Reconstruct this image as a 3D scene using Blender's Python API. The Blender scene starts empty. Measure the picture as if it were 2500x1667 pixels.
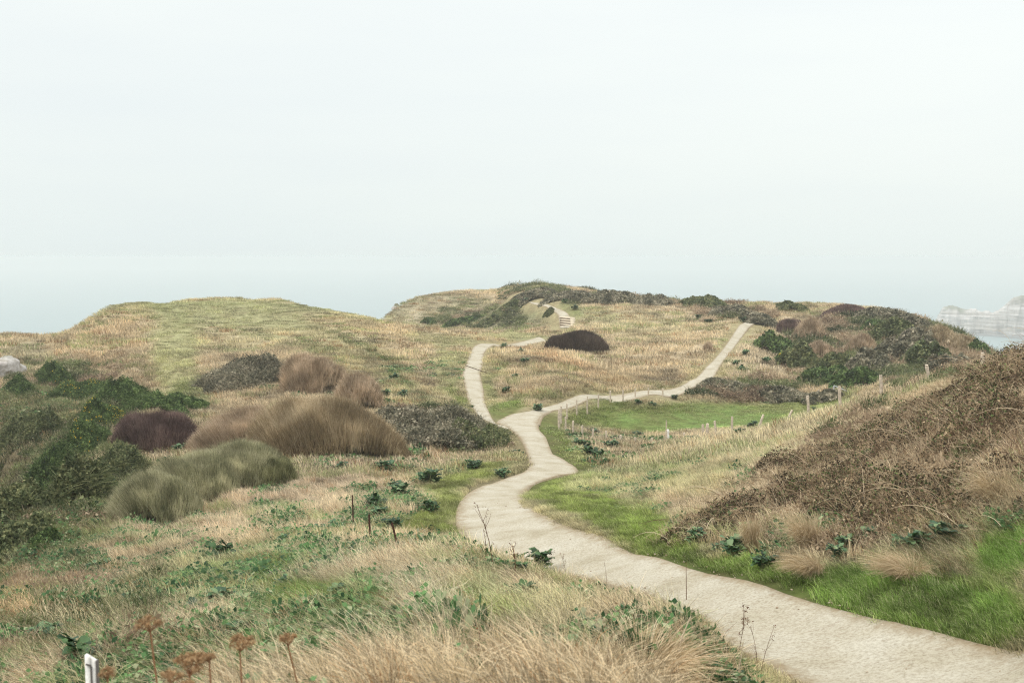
import bpy, math, random
import numpy as np
from mathutils import Vector
PI = math.pi
rng = np.random.default_rng(11)
random.seed(11)
S = bpy.context.scene
COL = S.collection

# ------------------------------------------------------------------ camera, sky, sun, exposure
EYE = 90.0                                   # metres above the sea
FPX = 2430.0                                 # focal length in photo pixels (2500 wide)
PITCH = math.radians(4.85)
cam_d = bpy.data.cameras.new('camera')
cam = bpy.data.objects.new('camera', cam_d); COL.objects.link(cam)
cam.location = (0, 0, EYE); cam.rotation_euler = (PI/2-PITCH, 0, 0)
cam_d.sensor_width = 36; cam_d.lens = 36*FPX/2500
cam_d.clip_start = 0.05; cam_d.clip_end = 30000
cam_d.dof.use_dof = True; cam_d.dof.focus_distance = 40; cam_d.dof.aperture_fstop = 4.5
S.camera = cam

SUN_EL, SUN_AZ = math.radians(50), math.radians(60)     # high in the haze, from the left and a little behind
W = bpy.data.worlds.new('World'); S.world = W; W.use_nodes = True
nt = W.node_tree; nt.nodes.clear()
def N(nt, t, **k):
    n = nt.nodes.new(t)
    for a, b in k.items():
        if a == 'i':
            for key, v in b.items(): n.inputs[key].default_value = v
        else: setattr(n, a, b)
    return n
out = N(nt, 'ShaderNodeOutputWorld')
sky = N(nt, 'ShaderNodeTexSky', sky_type='NISHITA', sun_disc=False, sun_elevation=SUN_EL, sun_rotation=SUN_AZ, dust_density=6.0, air_density=1.0)
bg1 = N(nt, 'ShaderNodeBackground', i={'Strength': 0.012}); nt.links.new(sky.outputs[0], bg1.inputs[0])
tc = N(nt, 'ShaderNodeTexCoord')
sep = N(nt, 'ShaderNodeSeparateXYZ'); nt.links.new(tc.outputs['Generated'], sep.inputs[0])
ramp = N(nt, 'ShaderNodeValToRGB')
els = ramp.color_ramp.elements
# an overcast sky: pale at the horizon, twice as bright overhead
els[0].position = 0.0; els[0].color = (0.825, 0.900, 0.888, 1)
els[1].position = 1.0; els[1].color = (2.15, 2.12, 2.02, 1)
e = els.new(0.10); e.color = (0.865, 0.922, 0.910, 1)
e = els.new(0.26); e.color = (0.895, 0.940, 0.930, 1)
e = els.new(0.55); e.color = (1.45, 1.46, 1.42, 1)
nt.links.new(sep.outputs[2], ramp.inputs[0])
mp = N(nt, 'ShaderNodeMapping'); mp.inputs['Scale'].default_value = (1.2, 1.2, 7.0); mp.inputs['Location'].default_value = (3.1, 0.4, 1.3)
nz = N(nt, 'ShaderNodeTexNoise', i={'Scale': 1.6, 'Detail': 5.0, 'Roughness': 0.5})
nt.links.new(tc.outputs['Generated'], mp.inputs[0]); nt.links.new(mp.outputs[0], nz.inputs['Vector'])
cr = N(nt, 'ShaderNodeValToRGB'); cr.color_ramp.elements[0].position = 0.30; cr.color_ramp.elements[0].color = (0.955, 0.965, 0.980, 1)
cr.color_ramp.elements[1].position = 0.68; cr.color_ramp.elements[1].color = (1.01, 1.01, 1.0, 1)
nt.links.new(nz.outputs[0], cr.inputs[0])
mx = N(nt, 'ShaderNodeMix', data_type='RGBA', blend_type='MULTIPLY'); mx.inputs[0].default_value = 1
nt.links.new(ramp.outputs[0], mx.inputs[6]); nt.links.new(cr.outputs[0], mx.inputs[7])
bg2 = N(nt, 'ShaderNodeBackground', i={'Strength': 0.99}); nt.links.new(mx.outputs[2], bg2.inputs[0])
add = N(nt, 'ShaderNodeAddShader'); nt.links.new(bg1.outputs[0], add.inputs[0]); nt.links.new(bg2.outputs[0], add.inputs[1])
nt.links.new(add.outputs[0], out.inputs[0])

sd = bpy.data.lights.new('sun', 'SUN'); sd.energy = 1.5; sd.angle = math.radians(14); sd.color = (1.0, 0.955, 0.88)
sun = bpy.data.objects.new('sun', sd); COL.objects.link(sun)
sv = Vector((-math.sin(math.radians(60))*math.cos(SUN_EL), -math.cos(math.radians(60))*math.cos(SUN_EL), math.sin(SUN_EL)))
sun.rotation_euler = sv.to_track_quat('Z', 'Y').to_euler()
S.view_settings.view_transform = 'Standard'; S.view_settings.look = 'None'
S.view_settings.exposure = 0.0; S.view_settings.gamma = 1.0
S.render.engine = 'CYCLES'
S.cycles.volume_bounces = 3; S.cycles.max_bounces = 6; S.cycles.diffuse_bounces = 2
S.cycles.transmission_bounces = 3; S.cycles.transparent_max_bounces = 4; S.cycles.glossy_bounces = 2
S.cycles.use_denoising = True; S.cycles.denoiser = 'OPENIMAGEDENOISE'; S.cycles.denoising_prefilter = 'NONE'; S.cycles.filter_width = 1.15; S.cycles.denoising_input_passes = 'RGB_ALBEDO_NORMAL'
S.cycles.caustics_reflective = False; S.cycles.caustics_refractive = False

# ------------------------------------------------------------------ helpers
def lin(c):
    c = np.asarray(c, float)/255.0
    return np.where(c <= 0.04045, c/12.92, ((c+0.055)/1.055)**2.4)
def smooth(a, b, x):
    t = np.clip((x-a)/(b-a), 0, 1); return t*t*(3-2*t)
def _hash(ix, iy, seed):
    n = (ix.astype(np.int64)*374761393 + iy.astype(np.int64)*668265263 + seed*1442695041) & 0xffffffff
    n = ((n ^ (n >> 13))*1274126177) & 0xffffffff
    return ((n ^ (n >> 16)) & 0xffff)/65535.0
def vnoise(x, y, seed=0):
    ix, iy = np.floor(x), np.floor(y); fx, fy = x-ix, y-iy
    fx = fx*fx*(3-2*fx); fy = fy*fy*(3-2*fy)
    a, b = _hash(ix, iy, seed), _hash(ix+1, iy, seed)
    c, d = _hash(ix, iy+1, seed), _hash(ix+1, iy+1, seed)
    return (a+(b-a)*fx)*(1-fy)+(c+(d-c)*fx)*fy
def fbm(x, y, seed=0, octv=4):
    s, a, t = 0, 1.0, 0
    for o in range(octv):
        s = s+a*(vnoise(x, y, seed+o)-0.5); t += a; a *= 0.5; x = x*2.03+7.1; y = y*2.03+3.3
    return s/t*2
def nz(x, y, a, b, seed, o=3):
    w = smooth(22, 70, y)
    return fbm(x/a, y/a, seed, o)*(1-w)+fbm(x/b, y/b, seed+50, o)*w
def ray(px, py):
    u = (np.asarray(px, float)-1250)/FPX; v = (np.asarray(py, float)-833.5)/FPX
    c, s = math.cos(PITCH), math.sin(PITCH)
    y = c-v*s; z = -s-v*c
    return u/y, z/y                         # x and z per metre of Y
def project(x, y, z):
    c, s = math.cos(PITCH), math.sin(PITCH)
    dz = z-EYE
    f = np.maximum(y*c-dz*s, 0.05); up = y*s+dz*c
    return 1250+FPX*x/f, 833.5-FPX*up/f
def make_mesh(name, verts, faces, mat=None, attrs=None, smooth_shade=False, uv=None):
    """verts (n,3), faces list of int arrays (k, 3 or 4)"""
    me = bpy.data.meshes.new(name)
    verts = np.ascontiguousarray(verts, dtype=np.float32)
    if not isinstance(faces, (list, tuple)): faces = [faces]
    faces = [f for f in faces if len(f)]
    me.vertices.add(len(verts)); me.vertices.foreach_set('co', verts.ravel())
    loops = np.concatenate([np.asarray(f, np.int32).ravel() for f in faces])
    tot = np.concatenate([np.full(len(f), f.shape[1], np.int32) for f in faces])
    start = np.concatenate([[0], np.cumsum(tot)[:-1]]).astype(np.int32)
    me.loops.add(len(loops)); me.loops.foreach_set('vertex_index', loops)
    me.polygons.add(len(tot)); me.polygons.foreach_set('loop_start', start); me.polygons.foreach_set('loop_total', tot)
    if smooth_shade: me.polygons.foreach_set('use_smooth', np.ones(len(tot), bool))
    for k, (typ, arr) in (attrs or {}).items():
        a = me.attributes.new(k, typ, 'POINT')
        arr = np.ascontiguousarray(arr, dtype=np.int32 if typ == 'INT' else np.float32)
        a.data.foreach_set({'FLOAT': 'value', 'INT': 'value', 'FLOAT_VECTOR': 'vector', 'FLOAT_COLOR': 'color'}[typ], arr.ravel())
    if mat: me.materials.append(mat)
    me.update(calc_edges=True); me.validate()
    return me
def link(name, me, parent=None, loc=None):
    o = bpy.data.objects.new(name, me); COL.objects.link(o)
    if parent: o.parent = parent
    if loc is not None: o.location = loc
    return o
def tag(o, label=None, cat=None, group=None, kind=None):
    if label: o['label'] = label
    if cat: o['category'] = cat
    if group: o['group'] = group
    if kind: o['kind'] = kind
    return o
def empty(name, loc, label, cat, group=None):
    o = bpy.data.objects.new(name, None); COL.objects.link(o); o.location = loc
    o.empty_display_size = 0.2
    return tag(o, label, cat, group)
class Geo:
    """collects vertices, faces and the per-vertex values rnd and along"""
    def __init__(s): s.v = []; s.f3 = []; s.f4 = []; s.r = []; s.t = []; s.n = 0
    def add(s, v, f, r, t):
        v = np.asarray(v, float).reshape(-1, 3); f = np.asarray(f)
        (s.f4 if f.shape[1] == 4 else s.f3).append(f+s.n)
        s.v.append(v); s.r.append(np.broadcast_to(r, len(v)).astype(float)); s.t.append(np.broadcast_to(t, len(v)).astype(float)); s.n += len(v)
    def mesh(s, name, mat, offset=(0, 0, 0), smooth_shade=False):
        fs = []
        if s.f3: fs.append(np.concatenate(s.f3))
        if s.f4: fs.append(np.concatenate(s.f4))
        return make_mesh(name, np.concatenate(s.v)-np.asarray(offset), fs, mat,
                         {'rnd': ('FLOAT', np.concatenate(s.r)), 'along': ('FLOAT', np.concatenate(s.t))}, smooth_shade)
def ribbons(g, P0, P1, P2, w0, w1, segs=2, rnd=None, r=None):
    """curved flat blades / twigs: quadratic curve P0-P1-P2"""
    n = len(P0); r = r or rng
    rnd = r.random(n) if rnd is None else np.broadcast_to(rnd, n)
    w0 = np.broadcast_to(w0, n); w1 = np.broadcast_to(w1, n)
    d = P2-P0; a = r.random(n)*PI
    ref = np.stack([np.cos(a), np.sin(a), np.zeros(n)], 1)
    side = np.cross(d, ref); L = np.linalg.norm(side, axis=1, keepdims=True)
    bad = L[:, 0] < 1e-6; side[bad] = (1, 0, 0); L[bad] = 1; side = side/L
    vs, ts = [], []
    for k in range(segs+1):
        t = k/segs
        p = P0*(1-t)**2+P1*2*t*(1-t)+P2*t*t
        w = (w0*(1-t)+w1*t)[:, None]*0.5
        vs += [p-side*w, p+side*w]; ts += [t, t]
    V = np.stack(vs, 1).reshape(-1, 3); m = 2*(segs+1)
    base = (np.arange(n)*m)[:, None]
    F = np.concatenate([base+np.array([2*k, 2*k+1, 2*k+3, 2*k+2]) for k in range(segs)])
    g.add(V, F, np.repeat(rnd, m), np.tile(ts, n))
def leaves(g, C, size, rnd=None, r=None, flat=0.5, aspect=0.6):
    n = len(C); r = r or rng
    rnd = r.random(n) if rnd is None else np.broadcast_to(rnd, n)
    a = r.random(n)*2*PI; el = (r.random(n)-0.5)*PI*(1-flat)
    d = np.stack([np.cos(a)*np.cos(el), np.sin(a)*np.cos(el), np.sin(el)], 1)
    q = r.normal(size=(n, 3)); q[:, 2] += 0.0
    s = np.cross(d, q); s /= np.linalg.norm(s, axis=1, keepdims=True)+1e-9
    size = np.broadcast_to(size, n)[:, None]
    V = np.stack([C-d*size*.5, C+s*size*.5*aspect, C+d*size*.5, C-s*size*.5*aspect], 1).reshape(-1, 3)
    F = (np.arange(n)*4)[:, None]+np.array([0, 1, 2, 3])
    g.add(V, F, np.repeat(rnd, 4), 0.5)
def tube(g, pts, rads, sides=6, rnd=0.5, cap=True):
    pts = np.asarray(pts, float); k = len(pts); rads = np.broadcast_to(rads, k)
    V, T = [], []
    for i in range(k):
        d = pts[min(i+1, k-1)]-pts[max(i-1, 0)]; d = d/(np.linalg.norm(d)+1e-9)
        a = np.cross(d, (0.31, 0.93, 0.2)); a /= np.linalg.norm(a); b = np.cross(d, a)
        for j in range(sides):
            q = 2*PI*j/sides; V.append(pts[i]+(a*math.cos(q)+b*math.sin(q))*rads[i]); T.append(i/(k-1))
    F = [[i*sides+j, i*sides+(j+1) % sides, (i+1)*sides+(j+1) % sides, (i+1)*sides+j] for i in range(k-1) for j in range(sides)]
    n0 = g.n; g.add(V, np.array(F), rnd, np.array(T))
    if cap:
        for i, o in ((0, 0), (k-1, (k-1)*sides)):
            V2 = [pts[i]]+[V[o+j] for j in range(sides)]
            g.add(V2, np.array([[0, 1+j, 1+(j+1) % sides] for j in range(sides)]), rnd, i/(k-1))

# ------------------------------------------------------------------ materials
def mat(name, cols, rough=0.85, translucent=0.0, noise=None, attr='rnd', spec=0.2, bump=None, vary=None):
    """colour ramp over the per-blade value; noise = (scale, amount) slow colour drift in object space"""
    m = bpy.data.materials.new(name); m.use_nodes = True; t = m.node_tree; t.nodes.clear()
    o = N(t, 'ShaderNodeOutputMaterial')
    b = N(t, 'ShaderNodeBsdfPrincipled', i={'Roughness': rough, 'Specular IOR Level': spec})
    if len(cols) == 1:
        rgb = N(t, 'ShaderNodeRGB'); rgb.outputs[0].default_value = (*lin(cols[0]), 1); c = rgb.outputs[0]
    else:
        a = N(t, 'ShaderNodeAttribute', attribute_name=attr)
        rp = N(t, 'ShaderNodeValToRGB'); el = rp.color_ramp.elements
        for i, cc in enumerate(cols):
            p = i/(len(cols)-1)
            e = el[0] if i == 0 else (el[len(el)-1] if i == len(cols)-1 else el.new(p))
            e.position = p; e.color = (*lin(cc), 1)
        t.links.new(a.outputs['Fac'], rp.inputs[0]); c = rp.outputs[0]
    if noise:
        tcn = N(t, 'ShaderNodeTexCoord'); n2 = N(t, 'ShaderNodeTexNoise', i={'Scale': noise[0], 'Detail': 4.0})
        t.links.new(tcn.outputs['Object'], n2.inputs['Vector'])
        mr = N(t, 'ShaderNodeMapRange', i={1: 0.3, 2: 0.7, 3: 1-noise[1], 4: 1+noise[1]}); t.links.new(n2.outputs[0], mr.inputs[0])
        mm = N(t, 'ShaderNodeVectorMath', operation='SCALE'); t.links.new(c, mm.inputs[0]); t.links.new(mr.outputs[0], mm.inputs['Scale']); c = mm.outputs[0]
        if bump:
            bp = N(t, 'ShaderNodeBump', i={'Strength': bump, 'Distance': 0.02}); t.links.new(n2.outputs[0], bp.inputs['Height']); t.links.new(bp.outputs[0], b.inputs['Normal'])
    t.links.new(c, b.inputs['Base Color'])
    if translucent:
        tr = N(t, 'ShaderNodeBsdfTranslucent'); t.links.new(c, tr.inputs[0])
        mxs = N(t, 'ShaderNodeMixShader', i={0: translucent}); t.links.new(b.outputs[0], mxs.inputs[1]); t.links.new(tr.outputs[0], mxs.inputs[2])
        t.links.new(mxs.outputs[0], o.inputs[0])
    else: t.links.new(b.outputs[0], o.inputs[0])
    return m
def tint_mat(name, translucent=0.3, lo=0.62, hi=1.42, rough=0.8):
    """blade colour = colour of its patch (carried by the instance) varied blade by blade"""
    m = bpy.data.materials.new(name); m.use_nodes = True; t = m.node_tree; t.nodes.clear()
    o = N(t, 'ShaderNodeOutputMaterial'); b = N(t, 'ShaderNodeBsdfPrincipled', i={'Roughness': rough, 'Specular IOR Level': 0.15})
    a = N(t, 'ShaderNodeAttribute', attribute_name='tint', attribute_type='INSTANCER')
    r = N(t, 'ShaderNodeAttribute', attribute_name='rnd')
    mr = N(t, 'ShaderNodeMapRange', i={1: 0.0, 2: 1.0, 3: lo, 4: hi}); t.links.new(r.outputs['Fac'], mr.inputs[0])
    mm = N(t, 'ShaderNodeVectorMath', operation='SCALE'); t.links.new(a.outputs['Color'], mm.inputs[0]); t.links.new(mr.outputs[0], mm.inputs['Scale'])
    # a few blades of each patch are bleached
    st = N(t, 'ShaderNodeMath', operation='GREATER_THAN', i={1: 0.86}); t.links.new(r.outputs['Fac'], st.inputs[0])
    ml = N(t, 'ShaderNodeMath', operation='MULTIPLY', i={1: 0.45}); t.links.new(st.outputs[0], ml.inputs[0])
    mx = N(t, 'ShaderNodeMix', data_type='RGBA'); t.links.new(ml.outputs[0], mx.inputs[0]); t.links.new(mm.outputs[0], mx.inputs[6]); mx.inputs[7].default_value = (*lin((214, 200, 172)), 1)
    t.links.new(mx.outputs[2], b.inputs['Base Color'])
    tr = N(t, 'ShaderNodeBsdfTranslucent'); t.links.new(mx.outputs[2], tr.inputs[0])
    ms = N(t, 'ShaderNodeMixShader', i={0: translucent}); t.links.new(b.outputs[0], ms.inputs[1]); t.links.new(tr.outputs[0], ms.inputs[2])
    t.links.new(ms.outputs[0], o.inputs[0])
    return m

# ------------------------------------------------------------------ the lie of the land: (px, py, metres away)
CP = [
 # near bank in front of the camera
 (-250,1667,13),(0,1667,13),(250,1600,10.5),(250,1750,6.5),(600,1667,7),(600,1850,4),(600,1500,12.5),(900,1667,5.8),(900,1850,3.6),(900,1500,9.5),(1250,1667,5.6),(1250,1850,3.4),
 (1250,1500,9.2),(1250,1410,13),(1050,1400,14),(800,1400,17),(1550,1667,5.9),(1600,1850,3.6),(1500,1520,9.5),(1720,1667,7.2),(1750,1850,4.3),(1900,1850,6.3),(1620,1530,10.4),
 (1400,1470,11.6),(1150,1350,19),
 # path, near to far
 (2050,1760,8.8),(1960,1680,10.6),(1800,1590,12.4),(1650,1490,15.2),(1500,1430,18),(1350,1400,20.5),(1220,1365,22.5),(1140,1320,25),(1112,1275,28.5),
 (2500,1660,9.4),(2750,1640,8.6),(2500,1590,10.3),(2200,1525,12),(1950,1462,14),(1750,1405,16.7),(1600,1362,19.2),(1480,1310,22.5),(1400,1290,24.5),(1310,1245,29),
 (1125,1225,33),(1290,1205,35),(1250,1165,41),(1370,1160,42),(1412,1150,43.5),(1288,1120,48),(1360,1112,50),(1275,1080,55),(1335,1070,57),(1245,1040,65),(1322,1022,68),
 (1365,1048,66),(1400,985,76),(1480,975,78.5),(1545,969,80),(1620,965,82),(1700,930,90),(1720,912,94),(1760,873,104),(1792,832,114),(1820,796,124),
 (1140,985,74),(1184,985,74),(1150,930,84),(1130,912,88),(1175,912,88),(1150,860,102),(1190,843,110),(1256,845,116),(1320,827,124),
 (1375,790,140),(1375,768,143.5),(1330,747,152),(1260,732,162),(1240,727,168),
 # lawn and its fence
 (1450,1030,74),(1600,1045,72.5),(1750,1040,73.5),(1850,1020,77),(2000,1000,80),(1800,985,85),(1500,1003,80.5),(1650,985,84),(1950,965,88),
 (1520,982,79.5),(1399,1060,62),(1450,1075,60),(1551,1090,59),(1650,1085,60),(1716,1070,62),(1788,1064,60),(1858,1052,58),(1925,1035,57),
 (1973,1022,55),(2050,1000,50),(2150,980,47),(2265,945,44),(2399,905,42),(2540,880,41),
 # right slope between path and fence
 (1350,1110,52),(1500,1130,48),(1410,1200,38),(1550,1250,28),(1650,1180,33),(1600,1330,21.5),(1800,1120,38),(1700,1290,22.5),(1820,1240,23.5),(1900,1060,48),
 (2100,1130,25),(2000,1300,17.6),(1850,1400,15.8),(2200,1400,13.6),(2500,1430,11.8),(2500,1300,13),(2300,1250,15.5),(2500,1130,16.5),(2300,1100,20),(2500,1020,19.5),(2380,960,25),(2500,925,23.5),
 (2250,1000,30),(2150,1040,34),(2700,1300,11.5),(2750,1000,17),(2800,900,22),
 # foot of the left hill, middle distance
 (1250,1130,45),(1100,1120,50),(1150,1060,57),(1050,1195,36),(950,1130,47),(860,1260,30),(700,1180,40),(700,1100,50),(900,1050,58),(1050,1010,66),(1080,960,76),
 (600,1250,33),(600,1380,19),(350,1250,36),(350,1400,22),(150,1450,21),(150,1600,14),(150,1335,26),(150,1240,43),(400,1150,47),(500,1080,55),(250,1120,54),(450,1020,63),(650,1010,64),(800,960,74),
 (300,980,70),(150,980,76),
 (0,1500,18),(0,1420,23),(0,1330,46),(0,1150,62),(0,1000,76),(0,900,92),(100,900,90),(-250,1400,42),(-250,1150,75),(-250,950,110),
 # left hill
 (430,930,84),(450,830,104),(300,880,94),(200,850,102),(100,835,108),(0,822,114),(200,800,122),(270,752,126),(400,743,130),(560,737,133),(700,742,132),(850,765,126),(900,776,126),
 (620,870,93),(800,850,98),(900,850,102),(1000,850,104),(1000,920,86),(560,790,115),(750,790,114),(950,788,124),(1050,800,126),(1100,808,128),(1200,812,134),(1300,814,138),(1100,830,114),
 # meadow and the back hill
 (1230,960,80),(1300,900,93),(1250,865,101),(1400,870,102),(1400,930,86),(1500,900,98),(1500,850,110),(1600,860,108),(1340,850,112),(1490,860,108),(1650,890,101),(1410,820,121),
 (1500,790,130),(1450,760,143),(1550,740,152),(1450,722,160),(1350,714,168),(1270,710,176),(1650,738,152),(1700,780,134),(1620,800,128),(1700,742,150),(1850,765,140),(1950,752,146),(1880,746,150),
 (955,765,180),(985,738,186),(1080,722,190),(1200,722,186),(1000,790,172),(1100,800,168),(1250,800,155),(1200,760,172),(1320,795,146),
 # far hill on the right
 (1900,800,128),(1880,860,112),(1800,860,108),(1900,930,94),(1780,950,88),(2000,925,95),(2000,860,110),(2100,820,118),(2090,755,138),(2030,757,140),(2180,770,134),(2250,790,128),(2330,812,122),(2380,845,116),(2430,880,108),
 (2200,900,94),(2050,955,86),(2200,940,78),(2350,905,86),(2500,930,70),(2650,940,70),
]
HID = [ # ground nobody sees from here, behind the crests: (px, metres away, height against the eye)
 (-250,150,-30),(0,140,-20),(150,150,-20),(300,150,-14),(430,150,-9.5),(560,160,-11),(700,160,-11),(850,150,-11),(920,150,-11.5),(1000,150,-12.5),(1100,150,-12),(1200,150,-11.5),
 (0,200,-60),(300,200,-50),(560,200,-40),(800,200,-32),(920,205,-26),(1000,215,-14),(1100,220,-13),(1250,215,-10),(1400,215,-12),(1600,200,-14),(1800,190,-16),(1900,180,-13),(2100,165,-11),(2250,155,-13),(2400,140,-18),
 (2600,120,-22),(2700,160,-45),(2500,170,-40),(2400,200,-50),(2200,220,-45),(2000,240,-45),(1700,250,-40),(1400,260,-38),(1100,260,-40),(850,250,-60),(500,250,-80),(100,250,-90),
 (2700,260,-92),(2300,300,-92),(1900,320,-92),(1500,330,-92),(1100,320,-92),(700,310,-94),(300,300,-95),(-100,300,-96),(-250,70,-30),(-250,45,-20),(-250,25,-11),
 (-250,400,-96),(600,400,-96),(1300,400,-96),(2000,400,-96),(2800,400,-96),
 (900,2.0,-1.9),(1250,2.0,-1.75),(1700,2.2,-1.85),(200,2.5,-2.4),(2300,2.6,-2.1),(2300,5,-3.0),(2800,3,-2.2),(-250,4,-3.6),(2300,7.5,-3.75),
]
KU, KW = 3.2, 1.0
def dom(x, y):
    y = np.maximum(y, 1.6)
    return np.clip(x/y, -0.75, 0.75)*KU, np.log(y)*KW*1.4
cx, cy, cz = [], [], []
for px, py, d in CP:
    a, b = ray(px, py); cx.append(a*d); cy.append(d); cz.append(b*d)
for px, d, z in HID:
    a, b = ray(px, 830); cx.append(a*d); cy.append(d); cz.append(z)
cx, cy, cz = map(np.array, (cx, cy, cz))
du, dw = dom(cx, cy)
def kern(r2): return 0.5*r2*np.log(r2+1e-12)
A = kern((du[:, None]-du)**2+(dw[:, None]-dw)**2)
n = len(du); A[np.arange(n), np.arange(n)] += 0.0012
Pm = np.stack([np.ones(n), du, dw], 1)
M = np.zeros((n+3, n+3)); M[:n, :n] = A; M[:n, n:] = Pm; M[n:, :n] = Pm.T
coef = np.linalg.solve(M, np.concatenate([cz, np.zeros(3)]))
GU, GW = 420, 620
gu = np.linspace(-0.75, 0.75, GU)*KU; gw = np.linspace(math.log(1.6), math.log(420), GW)*1.4
HG = np.zeros((GU, GW))
for i in range(GU):
    k = kern((gu[i]-du)[None, :]**2+(gw[:, None]-dw[None, :])**2)
    HG[i] = k@coef[:n]+coef[n]+coef[n+1]*gu[i]+coef[n+2]*gw
def Hbase(x, y):
    a, b = dom(np.asarray(x, float), np.asarray(y, float))
    i = np.clip((a-gu[0])/(gu[1]-gu[0]), 0, GU-1.001); j = np.clip((b-gw[0])/(gw[1]-gw[0]), 0, GW-1.001)
    i0 = i.astype(int); j0 = j.astype(int); fi = i-i0; fj = j-j0
    return EYE+(HG[i0, j0]*(1-fi)+HG[i0+1, j0]*fi)*(1-fj)+(HG[i0, j0+1]*(1-fi)+HG[i0+1, j0+1]*fi)*fj
LY = np.exp(np.linspace(math.log(2.2), math.log(260), 1500))
def hit(px, py, H=None, ymin=0):
    """first place where the line through a photo pixel meets the ground"""
    H = H or Hf
    a, b = ray(px, py)
    yy = LY[LY > ymin]
    g = EYE+b*yy-H(a*yy, yy)
    k = np.argmax(g < 0)
    if g[k] >= 0: k = int(np.argmin(g))           # grazes a crest: take the nearest approach
    if k > 0 and g[k] < 0 and g[k-1] > 0:
        t = g[k-1]/(g[k-1]-g[k]); y = yy[k-1]+(yy[k]-yy[k-1])*t
    else: y = yy[k]
    return np.array([a*y, y, float(H(a*y, y))])

# ------------------------------------------------------------------ paths: pairs of edges
PATHS = {
 'main': [(2150,1800,2900,1660),(1960,1680,2500,1590),(1800,1590,2200,1523),(1650,1490,1950,1460),(1500,1432,1750,1405),(1350,1400,1600,1362),(1222,1372,1480,1310),
          (1140,1330,1400,1288),(1112,1278,1310,1245),(1122,1225,1279,1216),(1165,1192,1300,1185),(1235,1168,1360,1163),(1287,1145,1413,1150),(1290,1118,1360,1113),(1277,1082,1335,1072),(1240,1045,1316,1045),(1212,1030,1322,1018),(1245,1012,1350,1003)],
 'right': [(1240,1036,1318,1038),(1290,1004,1338,1006),(1375,979,1402,993),(1460,964,1484,981),(1540,958,1550,974),(1605,952,1628,968),(1655,945,1692,949),(1682,930,1716,933),(1700,922,1741,923),(1722,898,1756,898),(1747,873,1773,873),(1779,832,1805,832),(1806,793,1838,793),(1822,787,1850,789)],
 'left': [(1236,1048,1282,1036),(1195,1030,1226,1040),(1168,1015,1206,1027),(1145,982,1185,982),(1136,948,1180,948),(1129,912,1173,912),(1138,886,1180,886),(1148,860,1184,860),(1158,845,1204,844),(1172,839,1215,840)],
 'spur': [(1200,841,1215,847),(1240,840,1258,849),(1288,830,1304,839),(1316,822,1334,832)],
 'steps': [(1366,800,1394,800),(1366,794,1393,794),(1364,780,1392,780),(1360,766,1389,768),(1345,756,1372,757),(1320,746,1348,747),(1290,737,1312,739),(1262,731,1282,733),(1243,727,1262,729)],
}
def resample(P, step):
    P = np.asarray(P); d = np.concatenate([[0], np.cumsum(np.linalg.norm(np.diff(P, axis=0), axis=1))])
    k = max(int(d[-1]/step), 2); t = np.linspace(0, d[-1], k)
    # Catmull-Rom in the arc parameter
    o = []
    for q in t:
        i = min(np.searchsorted(d, q, 'right')-1, len(P)-2); f = (q-d[i])/(d[i+1]-d[i]+1e-9)
        p0, p1, p2, p3 = P[max(i-1, 0)], P[i], P[i+1], P[min(i+2, len(P)-1)]
        o.append(0.5*((2*p1)+(-p0+p2)*f+(2*p0-5*p1+4*p2-p3)*f*f+(-p0+3*p1-3*p2+p3)*f**3))
    return np.array(o)
strips = {}
SEG = []
for nm, rows in PATHS.items():
    L, R = [], []
    for (a, b, c, d) in rows:
        ym = 0
        if nm == 'spur': ym = 108
        if nm == 'steps': ym = 128
        L.append(hit(a, b, Hbase, ym)[:2]); R.append(hit(c, d, Hbase, ym)[:2])
    row = np.concatenate([L, R], 1)
    row = resample(row, 0.35 if nm == 'main' else 0.6)
    strips[nm] = row
    m = (row[:, :2]+row[:, 2:])/2; hw = np.linalg.norm(row[:, :2]-row[:, 2:], axis=1)/2
    SEG.append(np.concatenate([m[::2], hw[::2, None]], 1))
SEG = np.concatenate(SEG)
def path_dist(x, y):
    """distance past the edge of the nearest path (negative on it)"""
    x = np.asarray(x, float); y = np.asarray(y, float); sh = x.shape; x = x.ravel(); y = y.ravel()
    o = np.full(len(x), 9.0)
    far = np.where((y < 185) & (np.abs(x) < 60) & (y > 5))[0]
    for c in np.array_split(far, max(1, len(far)//20000)):
        if len(c) == 0: continue
        d = np.sqrt((x[c, None]-SEG[None, :, 0])**2+(y[c, None]-SEG[None, :, 1])**2)-SEG[None, :, 2]
        o[c] = np.minimum(d.min(1), 9)
    return o.reshape(sh)
def inside_path(x, y, pad=0.0):
    return path_dist(x, y) < pad
def lumps(x, y):
    y1 = np.maximum(y, 2)
    far = smooth(30, 110, y1); mid = smooth(8, 30, y1)
    gul = smooth(.26, .42, -x/y1)*smooth(16, 40, y1)*(1-smooth(100, 130, y1))
    r = 1-2*np.abs(fbm((x*.9+y*.2)/5.5, (y-x*.2)/22, 15, 3))
    return (gul*(r-.75)*1.5 + fbm(x/9, y/9, 3, 3)*0.55*far + fbm(x/3.2, y/3.2, 5, 3)*(0.10+0.20*mid) + fbm(x/0.9, y/0.9, 9, 3)*(0.07+0.06*mid))
PDG = None
def build_pd():
    global PDG
    X = (gu/KU)[:, None]*np.exp(gw/1.4)[None, :]; Y = np.broadcast_to(np.exp(gw/1.4)[None, :], X.shape)
    PDG = path_dist(X, Y)
build_pd()
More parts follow.
